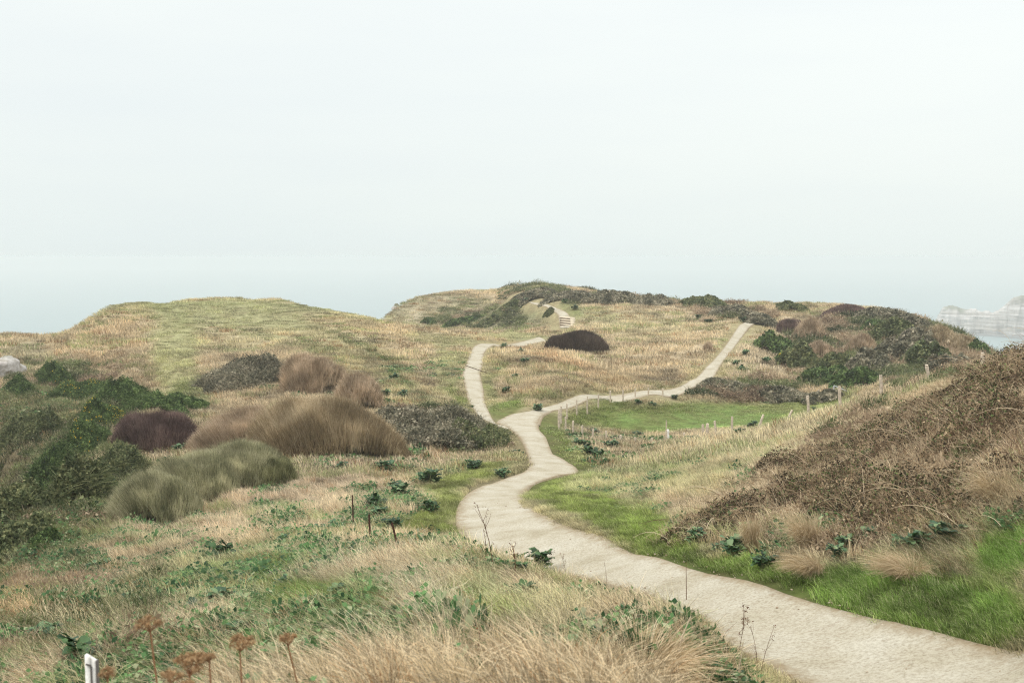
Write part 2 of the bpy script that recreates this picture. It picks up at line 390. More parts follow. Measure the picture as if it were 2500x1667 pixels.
def pd_fast(x, y):
    a, b = dom(x, y)
    i = np.clip((a-gu[0])/(gu[1]-gu[0]), 0, GU-1.001); j = np.clip((b-gw[0])/(gw[1]-gw[0]), 0, GW-1.001)
    i0 = i.astype(int); j0 = j.astype(int); fi = i-i0; fj = j-j0
    return (PDG[i0, j0]*(1-fi)+PDG[i0+1, j0]*fi)*(1-fj)+(PDG[i0, j0+1]*(1-fi)+PDG[i0+1, j0+1]*fi)*fj
def lawn_mask(x, y, z=None):
    z = Hbase(x, y) if z is None else z
    px, py = project(x, y, z)
    return (1-smooth(0.8, 1.05, np.sqrt(((px-1700)/330)**2+((py-1018)/38)**2)))*(y > 60)*(y < 95)
def Hf(x, y):
    x = np.asarray(x, float); y = np.asarray(y, float)
    h = Hbase(x, y); d = pd_fast(x, y)
    m = smooth(0.1, 1.2, d)
    lm = 1-0.85*lawn_mask(x, y, h)
    return h+lumps(x, y)*(0.12+0.88*m)*lm-0.05*(1-smooth(-0.1, 0.25, d))

# ------------------------------------------------------------------ what grows where: (px, py, rx, ry, turn, colour, strength, height)
BASECOL = (176, 152, 114)
ZONES = [
 (600,768,400,38,1,(134,144,86),.95,.2),(600,800,430,66,2,(154,148,102),.55,.4),(430,870,70,125,6,(142,148,90),.75,.18),(470,960,70,30,10,(112,128,72),.7,.4),(340,745,80,14,0,(120,128,72),.6,.15),
 (270,830,120,60,-35,(186,156,112),.9,.9),(120,830,110,30,0,(158,138,98),.6,.7),(900,800,170,26,10,(182,156,112),.7,.6),(1010,850,90,60,25,(184,160,120),.6,.7),
 (860,880,150,60,25,(150,140,92),.75,.6),(1000,960,100,50,30,(142,134,88),.7,.6),(1080,830,110,20,5,(140,138,90),.7,.3),
 (1090,900,35,80,0,(136,138,86),.8,.25),(1115,985,22,60,-10,(122,134,76),.9,.25),(1205,920,22,70,0,(136,140,84),.9,.25),(1250,1000,60,30,-30,(118,138,74),.95,.25),(1250,822,90,10,0,(140,144,92),.8,.2),
 (1350,900,190,60,10,(184,158,114),.8,1.0),(1330,870,150,14,18,(168,126,76),.55,.9),(1400,950,160,25,-8,(150,128,84),.6,.9),(1500,845,180,30,5,(186,162,122),.8,.9),
 (1560,790,150,40,5,(166,152,110),.8,.7),(1660,760,110,22,10,(184,162,128),.6,.7),(1500,745,170,14,4,(160,140,108),.6,.7),
 (1110,760,200,44,5,(130,124,92),.9,.6),(1250,780,100,28,0,(112,116,84),.7,.6),(1060,740,40,26,-45,(168,152,118),.6,.5),
 (1450,770,60,18,10,(140,142,96),.6,.4),(1400,750,35,30,20,(132,140,88),.8,.3),
 (1860,870,120,60,-25,(190,168,134),.8,.9),(1720,925,30,14,0,(176,150,110),.7,.8),(1850,960,180,28,3,(186,158,118),.75,.9),
 (1700,1018,330,40,-1,(122,150,80),1,.08),(1560,985,160,14,5,(112,126,68),.8,.35),(1970,990,150,26,-6,(136,150,90),.9,.2),
 (1450,1005,90,30,-15,(112,130,68),.9,.3),(1350,1075,50,75,-20,(120,136,74),1,.18),(1420,1150,50,50,0,(128,140,74),1,.2),
 (1400,1215,150,50,18,(130,144,72),1,.25),(1580,1300,180,62,28,(124,142,68),1,.3),(1480,1170,120,40,-10,(150,148,94),.8,.5),
 (1750,1130,260,62,-8,(174,158,112),.9,1.0),(1620,1180,190,55,0,(152,146,92),.7,.7),(2000,1060,200,50,-12,(184,164,118),.85,1.0),(1600,1110,140,24,8,(160,140,100),.8,.9),
 (1900,1420,320,44,14,(116,144,66),1,.35),(2250,1480,360,85,9,(108,144,60),1,.34),(2500,1350,140,90,-20,(110,142,62),1,.42),
 (1600,1380,200,16,16,(104,122,60),.8,.25),
 (1140,1165,150,22,-18,(128,136,72),1,.22),(1010,1285,130,24,5,(116,128,62),.95,.25),(1090,1240,40,60,20,(120,130,66),.9,.25),
 (650,1190,420,70,-14,(172,148,118),.85,.8),(420,1330,260,50,-32,(170,146,112),.7,.8),(950,1110,200,36,0,(182,156,120),.7,.8),
 (600,1430,260,90,-10,(134,140,88),.8,.6),(760,1480,120,60,-15,(104,134,62),.9,.6),(330,1480,230,100,-35,(132,124,80),.75,.9),
 (200,1300,220,70,-50,(116,112,68),.85,.7),(100,1120,170,150,-40,(104,96,60),.85,.8),(60,1300,100,200,20,(62,72,40),.9,.8),(20,1480,90,100,-50,(156,122,72),.8,.8),  # dark left-gully scrub, tones deepened to paint in its shade
 (180,1000,160,70,-10,(126,112,72),.7,.8),(60,870,80,40,0,(120,116,86),.7,.6),(380,1000,170,40,0,(116,106,68),.4,.8),(120,1600,150,60,0,(110,96,62),.6,1.0),
 (1030,1550,240,120,-10,(198,180,142),.8,1.1),(840,1560,50,90,-35,(112,132,70),.7,.8),(1210,1480,60,70,20,(120,138,78),.7,.7),(900,1400,260,40,0,(192,170,130),.8,1.1),(1300,1560,180,70,0,(166,158,108),.7,1.0),(1550,1600,180,90,0,(196,170,126),.8,1.2),(760,1600,160,80,-20,(182,160,116),.7,1.1),
 (1130,1470,90,26,0,(116,146,76),.9,.6),(900,1500,90,60,-35,(112,132,70),.75,.9),(700,1390,70,24,-10,(116,138,64),.8,.5),(1250,1530,80,30,0,(118,136,72),.7,.7),(1000,1620,60,40,0,(120,134,76),.5,.9),
 (862,842,70,7,33,(82,96,54),.85,.5),(950,905,95,9,36,(86,100,56),.85,.5),(1030,975,60,8,40,(92,104,60),.7,.5),(640,820,80,8,3,(120,128,74),.6,.3),(900,1000,60,12,30,(120,120,70),.6,.5),
 (1010,770,12,34,42,(178,164,134),.8,.4),(1070,775,12,34,42,(120,112,80),.7,.8),(1130,770,12,34,42,(166,152,118),.7,.5),(1040,750,80,10,0,(150,138,104),.6,.6),
 (780,1580,110,40,-30,(118,140,80),.7,.7),(640,1540,70,40,-20,(96,118,66),.7,.6),(1180,1560,60,50,10,(128,146,86),.6,.7),(1400,1500,120,26,8,(140,148,92),.6,.6),(1380,1640,90,40,0,(134,142,90),.6,.7),(960,1560,60,90,-35,(134,148,84),.55,.9),
 (2150,850,240,80,15,(112,104,78),.6,.8),(1950,900,120,30,10,(130,118,90),.4,.8),
]
def zone(x, y, z=None):
    """colour (linear) and height factor of the turf at a place"""
    x = np.asarray(x, float); y = np.asarray(y, float)
    z = Hbase(x, y) if z is None else z
    px, py = project(x, y, z)
    jx = nz(x, y, 1.4, 6, 21); jy = nz(x, y, 1.2, 7, 31)
    px = px+jx*34; py = py+jy*22*np.clip((py-600)/500, .3, 1.6)
    c = np.broadcast_to(lin(BASECOL), px.shape+(3,)).copy(); h = np.full(px.shape, 0.85)
    for (a, b, rx, ry, rot, colr, st, hh) in ZONES:
        ca, sa = math.cos(math.radians(rot)), math.sin(math.radians(rot))
        dx, dy = px-a, py-b
        r = np.sqrt(((dx*ca+dy*sa)/rx)**2+((-dx*sa+dy*ca)/ry)**2)
        w = (1-smooth(0.62, 1.18, r))*st
        c = c*(1-w[..., None])+lin(colr)*w[..., None]; h = h*(1-w)+hh*w
    d = pd_fast(x, y)                                         # trodden short turf beside every path
    w = (1-smooth(0.25, 1.3, d+0.3*jx))*0.75
    c = c*(1-w[..., None]*.6)+lin((112, 124, 66))*w[..., None]*.6; h = h*(1-w)+0.22*w
    raw = c*.92; gn = smooth(.02, .16, (c[..., 1]-c[..., 0])/c[..., 1])[..., None]*.8
    lum = c@np.array([.25, .65, .10]); c = lum[..., None]+0.77*(c-lum[..., None])
    c = c**(1-0.27*np.clip(h, 0, 1)[..., None])*(1-.05*np.clip(h, 0, 1)[..., None])
    c = c*(1-gn)+raw*gn*.84
    c = c*np.array([.985, .99, .94])
    return c, h

# ------------------------------------------------------------------ terrain sheet
ALB = 1.5                                                    # seen colour -> natural colour of the matter
def terrain():
    us = np.concatenate([[-6, -3, -1.6], np.linspace(-0.78, 0.78, 640), [1.6, 3, 6]])
    ys = np.concatenate([[-30, -12, -5, -2, 0, 1.2], np.exp(np.linspace(math.log(2), math.log(400), 640)), [480]])
    Y, U = np.meshgrid(ys, us, indexing='ij')
    X = U*np.maximum(Y, 2.0)+np.where(Y < 2, U*(2-Y)*0.5, 0)
    Z = Hf(X, np.maximum(Y, 1.7))
    Z = np.where(Y < 1.7, np.minimum(Z, EYE-1.6)+0.0*X, Z)
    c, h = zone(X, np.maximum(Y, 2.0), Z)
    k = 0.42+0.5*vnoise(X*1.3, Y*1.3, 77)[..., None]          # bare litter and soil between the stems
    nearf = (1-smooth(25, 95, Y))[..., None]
    c = (c*k*1.05+lin((112, 94, 68))*(1-k)*0.8)*(1-.68*nearf*np.clip(h*1.5, .7, 1)[..., None])   # near ground darkened to paint shade into gaps between blades
    nr, nc = Y.shape
    idx = np.arange(nr*nc).reshape(nr, nc)
    F = np.stack([idx[:-1, :-1], idx[:-1, 1:], idx[1:, 1:], idx[1:, :-1]], -1).reshape(-1, 4)
    V = np.stack([X, Y, Z], -1).reshape(-1, 3)
    cc = np.concatenate([c.reshape(-1, 3), np.ones((nr*nc, 1))], 1)
    m = bpy.data.materials.new('turf_soil'); m.use_nodes = True; t = m.node_tree
    b = t.nodes['Principled BSDF']; b.inputs['Roughness'].default_value = 0.95; b.inputs['Specular IOR Level'].default_value = 0.1
    a = N(t, 'ShaderNodeAttribute', attribute_name='col')
    g = N(t, 'ShaderNodeNewGeometry')
    n1 = N(t, 'ShaderNodeTexNoise', i={'Scale': 2.5, 'Detail': 8.0, 'Roughness': 0.7}); t.links.new(g.outputs['Position'], n1.inputs['Vector'])
    mr = N(t, 'ShaderNodeMapRange', i={1: 0.3, 2: 0.72, 3: 0.55, 4: 1.5}); t.links.new(n1.outputs[0], mr.inputs[0])
    mm = N(t, 'ShaderNodeVectorMath', operation='SCALE'); t.links.new(a.outputs['Color'], mm.inputs[0]); t.links.new(mr.outputs[0], mm.inputs['Scale'])
    t.links.new(mm.outputs[0], b.inputs['Base Color'])
    n2 = N(t, 'ShaderNodeTexNoise', i={'Scale': 14.0, 'Detail': 6.0}); t.links.new(g.outputs['Position'], n2.inputs['Vector'])
    bp = N(t, 'ShaderNodeBump', i={'Strength': 0.8, 'Distance': 0.06}); t.links.new(n2.outputs[0], bp.inputs['Height']); t.links.new(bp.outputs[0], b.inputs['Normal'])
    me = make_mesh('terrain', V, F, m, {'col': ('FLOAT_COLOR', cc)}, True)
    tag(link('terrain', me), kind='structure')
terrain()

# ------------------------------------------------------------------ the chalk paths
def path_mat():
    m = bpy.data.materials.new('chalk_gravel'); m.use_nodes = True; t = m.node_tree
    b = t.nodes['Principled BSDF']; b.inputs['Roughness'].default_value = 0.95; b.inputs['Specular IOR Level'].default_value = 0.1
    g = N(t, 'ShaderNodeNewGeometry')
    def noise(s, d, r=0.6, vec=None):
        n = N(t, 'ShaderNodeTexNoise', i={'Scale': s, 'Detail': d, 'Roughness': r}); t.links.new(vec or g.outputs['Position'], n.inputs['Vector']); return n.outputs[0]
    r1 = N(t, 'ShaderNodeValToRGB'); e = r1.color_ramp.elements
    e[0].position = 0.30; e[0].color = (*lin((158, 151, 133)), 1); e[1].position = 0.66; e[1].color = (*lin((182, 178, 166)), 1)
    q = e.new(0.46); q.color = (*lin((172, 166, 151)), 1)
    t.links.new(noise(0.9, 8), r1.inputs[0])
    r2 = N(t, 'ShaderNodeValToRGB'); e = r2.color_ramp.elements                 # grit and pebbles
    e[0].position = 0.36; e[0].color = (0.66, 0.62, 0.56, 1); e[1].position = 0.56; e[1].color = (1.10, 1.10, 1.08, 1)
    t.links.new(noise(22, 8, 0.8), r2.inputs[0])
    mx = N(t, 'ShaderNodeMix', data_type='RGBA', blend_type='MULTIPLY'); mx.inputs[0].default_value = 1
    t.links.new(r1.outputs[0], mx.inputs[6]); t.links.new(r2.outputs[0], mx.inputs[7])
    # scraps of dark litter and worn soil
    mp = N(t, 'ShaderNodeMapping'); mp.inputs['Scale'].default_value = (1.0, 3.4, 1); t.links.new(g.outputs['Position'], mp.inputs[0])
    r3 = N(t, 'ShaderNodeValToRGB'); e = r3.color_ramp.elements; e[0].position = 0.54; e[0].color = (0, 0, 0, 1); e[1].position = 0.68; e[1].color = (1, 1, 1, 1)
    t.links.new(noise(3.0, 10, 0.75, mp.outputs[0]), r3.inputs[0])
    ml = N(t, 'ShaderNodeMath', operation='MULTIPLY', i={1: 0.36}); t.links.new(r3.outputs[0], ml.inputs[0])
    a = N(t, 'ShaderNodeAttribute', attribute_name='edge')
    n4 = noise(5, 6, 0.7)
    ad = N(t, 'ShaderNodeMath', operation='MULTIPLY_ADD', i={1: 0.9, 2: -0.45}); t.links.new(n4, ad.inputs[0])
    sm = N(t, 'ShaderNodeMath', operation='ADD'); t.links.new(a.outputs['Fac'], sm.inputs[0]); t.links.new(ad.outputs[0], sm.inputs[1])
    ed = N(t, 'ShaderNodeMapRange', i={1: 0.62, 2: 1.02, 3: 0.0, 4: 0.85}); t.links.new(sm.outputs[0], ed.inputs[0])
    m2 = N(t, 'ShaderNodeMix', data_type='RGBA'); t.links.new(ml.outputs[0], m2.inputs[0]); t.links.new(mx.outputs[2], m2.inputs[6]); m2.inputs[7].default_value = (*lin((120, 100, 78)), 1)
    m3 = N(t, 'ShaderNodeMix', data_type='RGBA'); t.links.new(ed.outputs[0], m3.inputs[0]); t.links.new(m2.outputs[2], m3.inputs[6]); m3.inputs[7].default_value = (*lin((132, 114, 86)), 1)
    t.links.new(m3.outputs[2], b.inputs['Base Color'])
    bp = N(t, 'ShaderNodeBump', i={'Strength': 0.7, 'Distance': 0.02}); t.links.new(noise(30, 6, 0.8), bp.inputs['Height']); t.links.new(bp.outputs[0], b.inputs['Normal'])
    return m
PM = path_mat()
def build_path(nm, lift):
    row = strips[nm]; k = 25; V, E = [], []
    for i in range(len(row)):
        for j in range(k):
            f = j/(k-1); f2 = -0.03+1.06*f
            wob = 0.0
            p = row[i, :2]*(1-f2)+row[i, 2:]*f2
            e = abs(f*2-1)
            z = float(0)
            V.append([p[0], p[1], e]); E.append(e)
    V = np.array(V); e = V[:, 2].copy()
    z = Hbase(V[:, 0], V[:, 1])+0.02+lift+0.03*fbm(V[:, 0]/1.5, V[:, 1]/1.5, 50, 3)+0.012*fbm(V[:, 0]*3, V[:, 1]*3, 51, 2)-0.16*np.maximum(0, e-0.93)/0.07
    V[:, 2] = z
    n = len(row); idx = np.arange(n*k).reshape(n, k)
    F = np.stack([idx[:-1, :-1], idx[:-1, 1:], idx[1:, 1:], idx[1:, :-1]], -1).reshape(-1, 4)
    me = make_mesh('path', V, F, PM, {'edge': ('FLOAT', e)}, True)
    tag(link('path', me), kind='structure')
for i, nm in enumerate(strips): build_path(nm, -0.006*i)

# ------------------------------------------------------------------ instanced turf (stuff)
def blade_tuft(n, rad, hmin, hmax, wid, lean=0.35, curl=0.6, seed=0, segs=3):
    r = np.random.default_rng(seed); g = Geo()
    a = r.random(n)*2*PI; q = np.sqrt(r.random(n))*rad
    P0 = np.stack([np.cos(a)*q, np.sin(a)*q, np.full(n, -0.04*hmax-0.02)], 1)
    h = hmin+(hmax-hmin)*r.random(n)**1.3
    b = a+r.normal(size=n)*0.9
    l = h*(lean*r.random(n)+0.1)
    out_ = np.stack([np.cos(b), np.sin(b), np.zeros(n)], 1)*l[:, None]
    out_[:, 0] += h*curl*(0.4+0.6*r.random(n))               # combed to local +x
    P2 = P0+out_; P2[:, 2] += h*(1-0.45*curl*r.random(n))
    P1 = P0+out_*0.25; P1[:, 2] += h*0.75
    ribbons(g, P0, P1, P2, wid, wid*0.2, segs, r=r)
    return g
GM = tint_mat('grass_blades', 0.15, .25, 1.62)
LM = tint_mat('weed_leaves', 0.25, 0.6, 1.3, 0.6)
def lib(name, geos, mats):
    c = bpy.data.collections.new(name)
    for i, (g, m) in enumerate(zip(geos, mats)):
        o = bpy.data.objects.new('%s_%02d' % (name, i), g.mesh('%s_%02d' % (name, i), m)); c.objects.link(o)
    return c
def scatter(name, lib_c, nvar, P, rotz, tilt, scl, tint, label, cat):
    n = len(P)
    me = bpy.data.meshes.new(name); me.vertices.add(n); me.vertices.foreach_set('co', np.ascontiguousarray(P, np.float32).ravel())
    def at(k, typ, arr, f):
        a = me.attributes.new(k, typ, 'POINT'); a.data.foreach_set(f, np.ascontiguousarray(arr).ravel())
    at('rot', 'FLOAT_VECTOR', np.concatenate([tilt, rotz[:, None]], 1).astype(np.float32), 'vector')
    at('scl', 'FLOAT_VECTOR', scl.astype(np.float32), 'vector')
    at('pick', 'INT', rng.integers(0, nvar, n).astype(np.int32), 'value')
    at('tint', 'FLOAT_COLOR', np.concatenate([tint, np.ones((n, 1))], 1).astype(np.float32), 'color')
    o = link(name, me)
    ng = bpy.data.node_groups.new(name, 'GeometryNodeTree')
    ng.interface.new_socket('Geometry', in_out='INPUT', socket_type='NodeSocketGeometry'); ng.interface.new_socket('Geometry', in_out='OUTPUT', socket_type='NodeSocketGeometry')
    gi = N(ng, 'NodeGroupInput'); go = N(ng, 'NodeGroupOutput'); ip = N(ng, 'GeometryNodeInstanceOnPoints')
    ci = N(ng, 'GeometryNodeCollectionInfo'); ci.inputs[0].default_value = lib_c; ci.inputs['Separate Children'].default_value = True; ci.inputs['Reset Children'].default_value = True
    def na(k, typ):
        x = N(ng, 'GeometryNodeInputNamedAttribute', data_type=typ); x.inputs[0].default_value = k; return x.outputs[0]
    L = ng.links.new
    L(gi.outputs[0], ip.inputs['Points']); L(ci.outputs[0], ip.inputs['Instance']); ip.inputs['Pick Instance'].default_value = True
    L(na('pick', 'INT'), ip.inputs['Instance Index']); L(na('rot', 'FLOAT_VECTOR'), ip.inputs['Rotation']); L(na('scl', 'FLOAT_VECTOR'), ip.inputs['Scale'])
    L(ip.outputs[0], go.inputs[0])
    md = o.modifiers.new('scatter', 'NODES'); md.node_group = ng
    tag(o, label, cat, kind='stuff')
    return o
def sample(n, y0, y1, umax=0.66, umin=-0.66):
    """ground points, evenly spread over the ground between two distances"""
    y = np.sqrt(y0**2+(y1**2-y0**2)*rng.random(n)); u = umin+(umax-umin)*rng.random(n)
    return u*y, y
def wind(x, y):
    return PI+0.5+fbm(x/6, y/6, 61, 2)*1.5                    # blades lie over to the left and towards us
def slope(x, y):
    e = 0.4; gx = (Hf(x+e, y)-Hf(x-e, y))/(2*e); gy = (Hf(x, y+e)-Hf(x, y-e))/(2*e)
    return gx, gy
def turf(name, geos, n, y0, y1, hscale, label, cat='grass', umax=0.66, hvar=0.35, hfix=None, mask=None, tintf=None, m=None):
    x, y = sample(n, y0, y1, umax, -umax)
    d = pd_fast(x, y); jit = fbm(x*1.1, y*1.1, 71, 2)
    ok = d > np.where(hfix is not None, -.10, 0.02)+(0.16*jit+0.22*fbm(x*2.7, y*2.7, 73, 2)*(y < 60))*(.5 if hfix else 1)+.22*(y0 > 20)+.28*(y0 > 60)
    z = Hf(x, y); c, h = zone(x, y, z)
    px, py = project(x, y, z)
    ok &= (px > -260) & (px < 2760) & (py < 1950)
    # do not spend blades on ground far below the crests
    ok &= z > EYE-30
    if mask is not None: ok &= mask(x, y, px, py, c, h)
    x, y, z, c, h, jit, d = x[ok], y[ok], z[ok], c[ok], h[ok], jit[ok], d[ok]
    k = len(x)
    v = fbm(x/1.7, y/1.7, 81, 3)[:, None]; v2 = fbm(x/5, y/5, 83, 3)[:, None]
    c = c*(1+0.34*v+0.22*v2)*(0.78+0.44*rng.random((k, 1)))
    grn = (fbm(x/2.6+9, y/2.6, 85, 3) > np.where(y < 42, .04, .16))[:, None]*(rng.random((k, 1)) < 0.6)*(h[:, None] > 0.45)
    c = np.where(grn, c*0.4+lin((100, 124, 62))*0.6, c)
    brn = (rng.random((k, 1)) < 0.07)*(h[:, None] > 0.5)
    c = np.where(brn, lin((142, 112, 82))*1.0, c)
    cl = nz(x, y, .45, 2.2, 87, 2)
    c = c*(1+.75*cl)[:, None]*(1-.10*smooth(50, 110, y))[:, None]
    if tintf is not None: c = tintf(c, x, y)
    hs = h*(1+hvar*(rng.random(k)*2-1))*(1+0.35*v[:, 0])*(1+.5*cl+1.3*cl*(h < .5)*(y < 50))
    if hfix: hs = hfix[0]+(hfix[1]-hfix[0])*rng.random(k)*(1+cl); c = c*(.8+.5*rng.random((k, 1))); h = h*0+.7
    scl = np.stack([0.75+0.35*h, 0.75+0.35*h, np.clip(hs, 0.08, 2)], 1)*hscale
    rot = wind(x, y)+rng.normal(size=k)*0.85
    gx, gy = slope(x, y)
    tilt = np.stack([np.arctan(gy)*0.6, -np.arctan(gx)*0.6], 1)*0
    cdef = lib(name+'_kinds', geos, [m or GM]*len(geos))
    return scatter(name, cdef, len(geos), np.stack([x, y, z], 1), rot, tilt, scl, c*ALB/np.maximum(1, (c*ALB).max(1, keepdims=True)/.86), label, cat)

turf('grass', [blade_tuft(30, .13, .12, .62, .0080, seed=s, curl=.35+.22*s) for s in range(4)], 30000, 3.0, 15, .58,
     'long bleached grass and fresh green blades on the near bank')
turf('grass', [blade_tuft(48, .26, .10, .46, .013, seed=10+s, curl=.2+.2*s) for s in range(4)], 38000, 14, 42, .8,
     'matted straw and green grass on the slopes each side of the path')
turf('grass', [blade_tuft(70, .6, .12, .45, .026, seed=20+s, curl=.3) for s in range(4)], 34000, 40, 98, 1.0,
     'dry tan grass over the hollow and the foot of the hills')
turf('grass', [blade_tuft(80, 1.0, .15, .55, .055, seed=30+s, curl=.18) for s in range(4)], 42000, 95, 215, .9,
     'dry grass covering the far hills and the headland')
turf('grass', [blade_tuft(60, .15, .07, .20, .007, seed=104+s, curl=.5) for s in range(4)], 90000, 8, 45, 1.0,
     'short fresh green verge grass beside the near path', mask=lambda x, y, px, py, c, h: (h < .52) & (y < 46) & (px > 880), hfix=(.55, .9))

# low leafy weeds among the grass
def weed_patch(n, rad, h, size, seed):
    r = np.random.default_rng(seed); g = Geo()
    a = r.random(n)*2*PI; q = np.sqrt(r.random(n))*rad
    C = np.stack([np.cos(a)*q, np.sin(a)*q, h*(0.2+0.8*r.random(n))*(1-0.5*(q/rad)**2)], 1)
    leaves(g, C, size*(0.6+0.8*r.random(n)), r=r, flat=.6, aspect=.8)
    return g
def weed_mask(x, y, px, py, c, h):
    k = nz(x, y, 1.4, 4.5, 91)
    w = (px < 1150)*(py > 1180)*0.28+((px-1450)**2/220**2+(py-1090)**2/45**2 < 1)*0.30+((px > 1600)*(py > 1220)*(py < 1420))*0.18+(px < 520)*(py > 900)*0.12
    w = w+((px > 850)*(px < 1250)*(py > 1080)*(py < 1320))*0.10+((px > 1100)*(px < 1600)*(py > 1400))*0.14
    return (k > 0.34-w)&(h > .3)
def weed_tint(c, x, y):
    k = rng.random((len(c), 1)); return lin((36, 64, 42))*(1-k)+lin((96, 128, 80))*k
turf('weeds', [weed_patch(34, .16, .27, .06, 40+s) for s in range(3)], 14000, 3.2, 16, 1.0, 'low leafy green weeds in the near grass', 'weeds', mask=weed_mask, tintf=weed_tint, m=LM)
turf('weeds', [weed_patch(38, .3, .34, .10, 50+s) for s in range(3)], 14000, 15, 45, 1.0, 'low leafy green weeds on the slopes by the path', 'weeds', mask=weed_mask, tintf=weed_tint, m=LM)
turf('weeds', [weed_patch(34, .6, .35, .22, 60+s) for s in range(3)], 5000, 44, 95, 1.0, 'patches of green weeds round the fenced lawn', 'weeds', mask=weed_mask, tintf=weed_tint, m=LM)

def scrub_patch(n, rad, h, size, seed):
    r = np.random.default_rng(seed); g = Geo()
    a = r.random(n)*2*PI; q = np.sqrt(r.random(n))*rad
    top = h*(1-.7*(q/rad)**2)*(.75+.5*fbm(np.cos(a)*q/rad*2+seed, np.sin(a)*q/rad*2, seed, 2)+.25*r.random(n))
    C = np.stack([np.cos(a)*q, np.sin(a)*q, top*(.35+.65*r.random(n))], 1)
    leaves(g, C, size*(0.5+r.random(n)), r=r, flat=.2, aspect=.6)
    k = n//2; a = r.random(k)*2*PI; q = np.sqrt(r.random(k))*rad*.9
    P0 = np.stack([np.cos(a)*q, np.sin(a)*q, h*.3*np.ones(k)], 1); v = r.normal(size=(k, 3))*h*.35; v[:, 2] = h*(.2+.7*r.random(k)); P2 = P0+v
    ribbons(g, P0, (P0+P2)/2+v*.1, P2, size*.16, size*.06, 2, r=r)
    return g
def scrub_mask(lo):
    def f(x, y, px, py, c, h):
        s1 = px*.62+py*.78; s2 = -px*.78+py*.62
        st = fbm(s2/38, s1/150, 95, 3)
        k = nz(x, y, 1.1, 4.0, 97)
        edge = 340-0.42*np.maximum(py-1130, 0)
        w = (px < edge)*(py > 890)*(py < 1560)*(st*1.3+k*.4 > -.08-.12*(py < 1050))
        w = w | (((px-2170)/270)**2+((py-858)/92)**2 < 1)*(k > -.22) | ((px > 1230)*(px < 1650)*(py < 742)*(k > -.1)) | (((px-1190)/140)**2+((py-772)/30)**2 < 1)*(k > .10) | ((px > 1690)*(px < 1900)*(py < 790)*(py > 725)*(k > .02))
        w = w | (((px-1880)/200)**2+((py-955)/26)**2 < 1)*(k > -.1) | ((px < 420)*(py > 1400)*(k > .16)) | (((px-1090)/190)**2+((py-1050)/60)**2 < 1)*(k > 0.02)
        w = w | ((px > 1620)*(py > 1000)*(py < 1340)*((px-1620)*.75+(py-1330) > 45)*(k > -.05)*(px > 1700))
        return w & (pd_fast(x, y) > .5)
    return f
def scrub_tint(c, x, y):
    n = len(x); z = Hbase(x, y); px, py = project(x, y, z)
    k = np.clip(.5+.7*nz(x, y, .9, 3.2, 99)+.2*rng.normal(size=n), 0, 1)[:, None]
    g = lin((46, 58, 36))*(1-k)+lin((112, 118, 80))*k
    b = lin((92, 76, 62))*(1-k)+lin((164, 146, 122))*k
    t = (nz(x, y, 1.3, 5, 101) > np.where(px > 1600, np.where(py > 990, -.35, .05), .18))[:, None]
    return np.where(t, b, g)
turf('scrub', [scrub_patch(90, .35, .32, .06, 70+s) for s in range(3)], 9000, 8, 32, 1.0, 'low scrub and bramble litter among the near grass', 'scrub', mask=scrub_mask(0), tintf=scrub_tint, m=LM)
turf('scrub', [scrub_patch(110, .8, .5, .12, 80+s) for s in range(3)], 16000, 30, 98, 1.0, 'olive scrub running down the steep left slope', 'scrub', mask=scrub_mask(0), tintf=scrub_tint, m=LM)
turf('scrub', [scrub_patch(120, 1.3, .8, .24, 90+s) for s in range(3)], 20000, 84, 215, 1.0, 'slate and olive scrub over the far hills', 'scrub', mask=scrub_mask(0), tintf=scrub_tint, m=LM)

# loose chalk stones along the near path
def stone_geo(seed):
    r = np.random.default_rng(seed); g = Geo(); k, s = 6, 7
    V = []
    for i in range(k+1):
        th = PI*i/k
        for j in range(s):
            f = 2*PI*j/s; d = 1+0.25*(r.random()-.5)
            V.append((math.sin(th)*math.cos(f)*d, math.sin(th)*math.sin(f)*d*.8, math.cos(th)*.55*d))
    F = [[i*s+j, i*s+(j+1) % s, (i+1)*s+(j+1) % s, (i+1)*s+j] for i in range(k) for j in range(s)]
    g.add(V, np.array(F), 0.5, 0.5); return g
def pebbles():
    x, y = sample(16000, 6, 34); d = pd_fast(x, y)
    ok = (d < -0.02) & (rng.random(len(x)) < np.where(d > -0.35, 0.9, 0.35)); x, y = x[ok], y[ok]
    z = Hbase(x, y)+0.018; k = len(x); t = rng.random((k, 1))
    col = lin((214, 202, 182))*(1-t)+lin((150, 128, 102))*t
    s = (0.006+0.020*rng.random(k)**4)[:, None]*np.ones((1, 3))
    scatter('pebbles', lib('pebble_kinds', [stone_geo(1), stone_geo(2)], [LM, LM]), 2, np.stack([x, y, z], 1), rng.random(k)*6, np.zeros((k, 2)), s, col, 'small chalk pebbles lying on the path', 'pebbles')
pebbles()

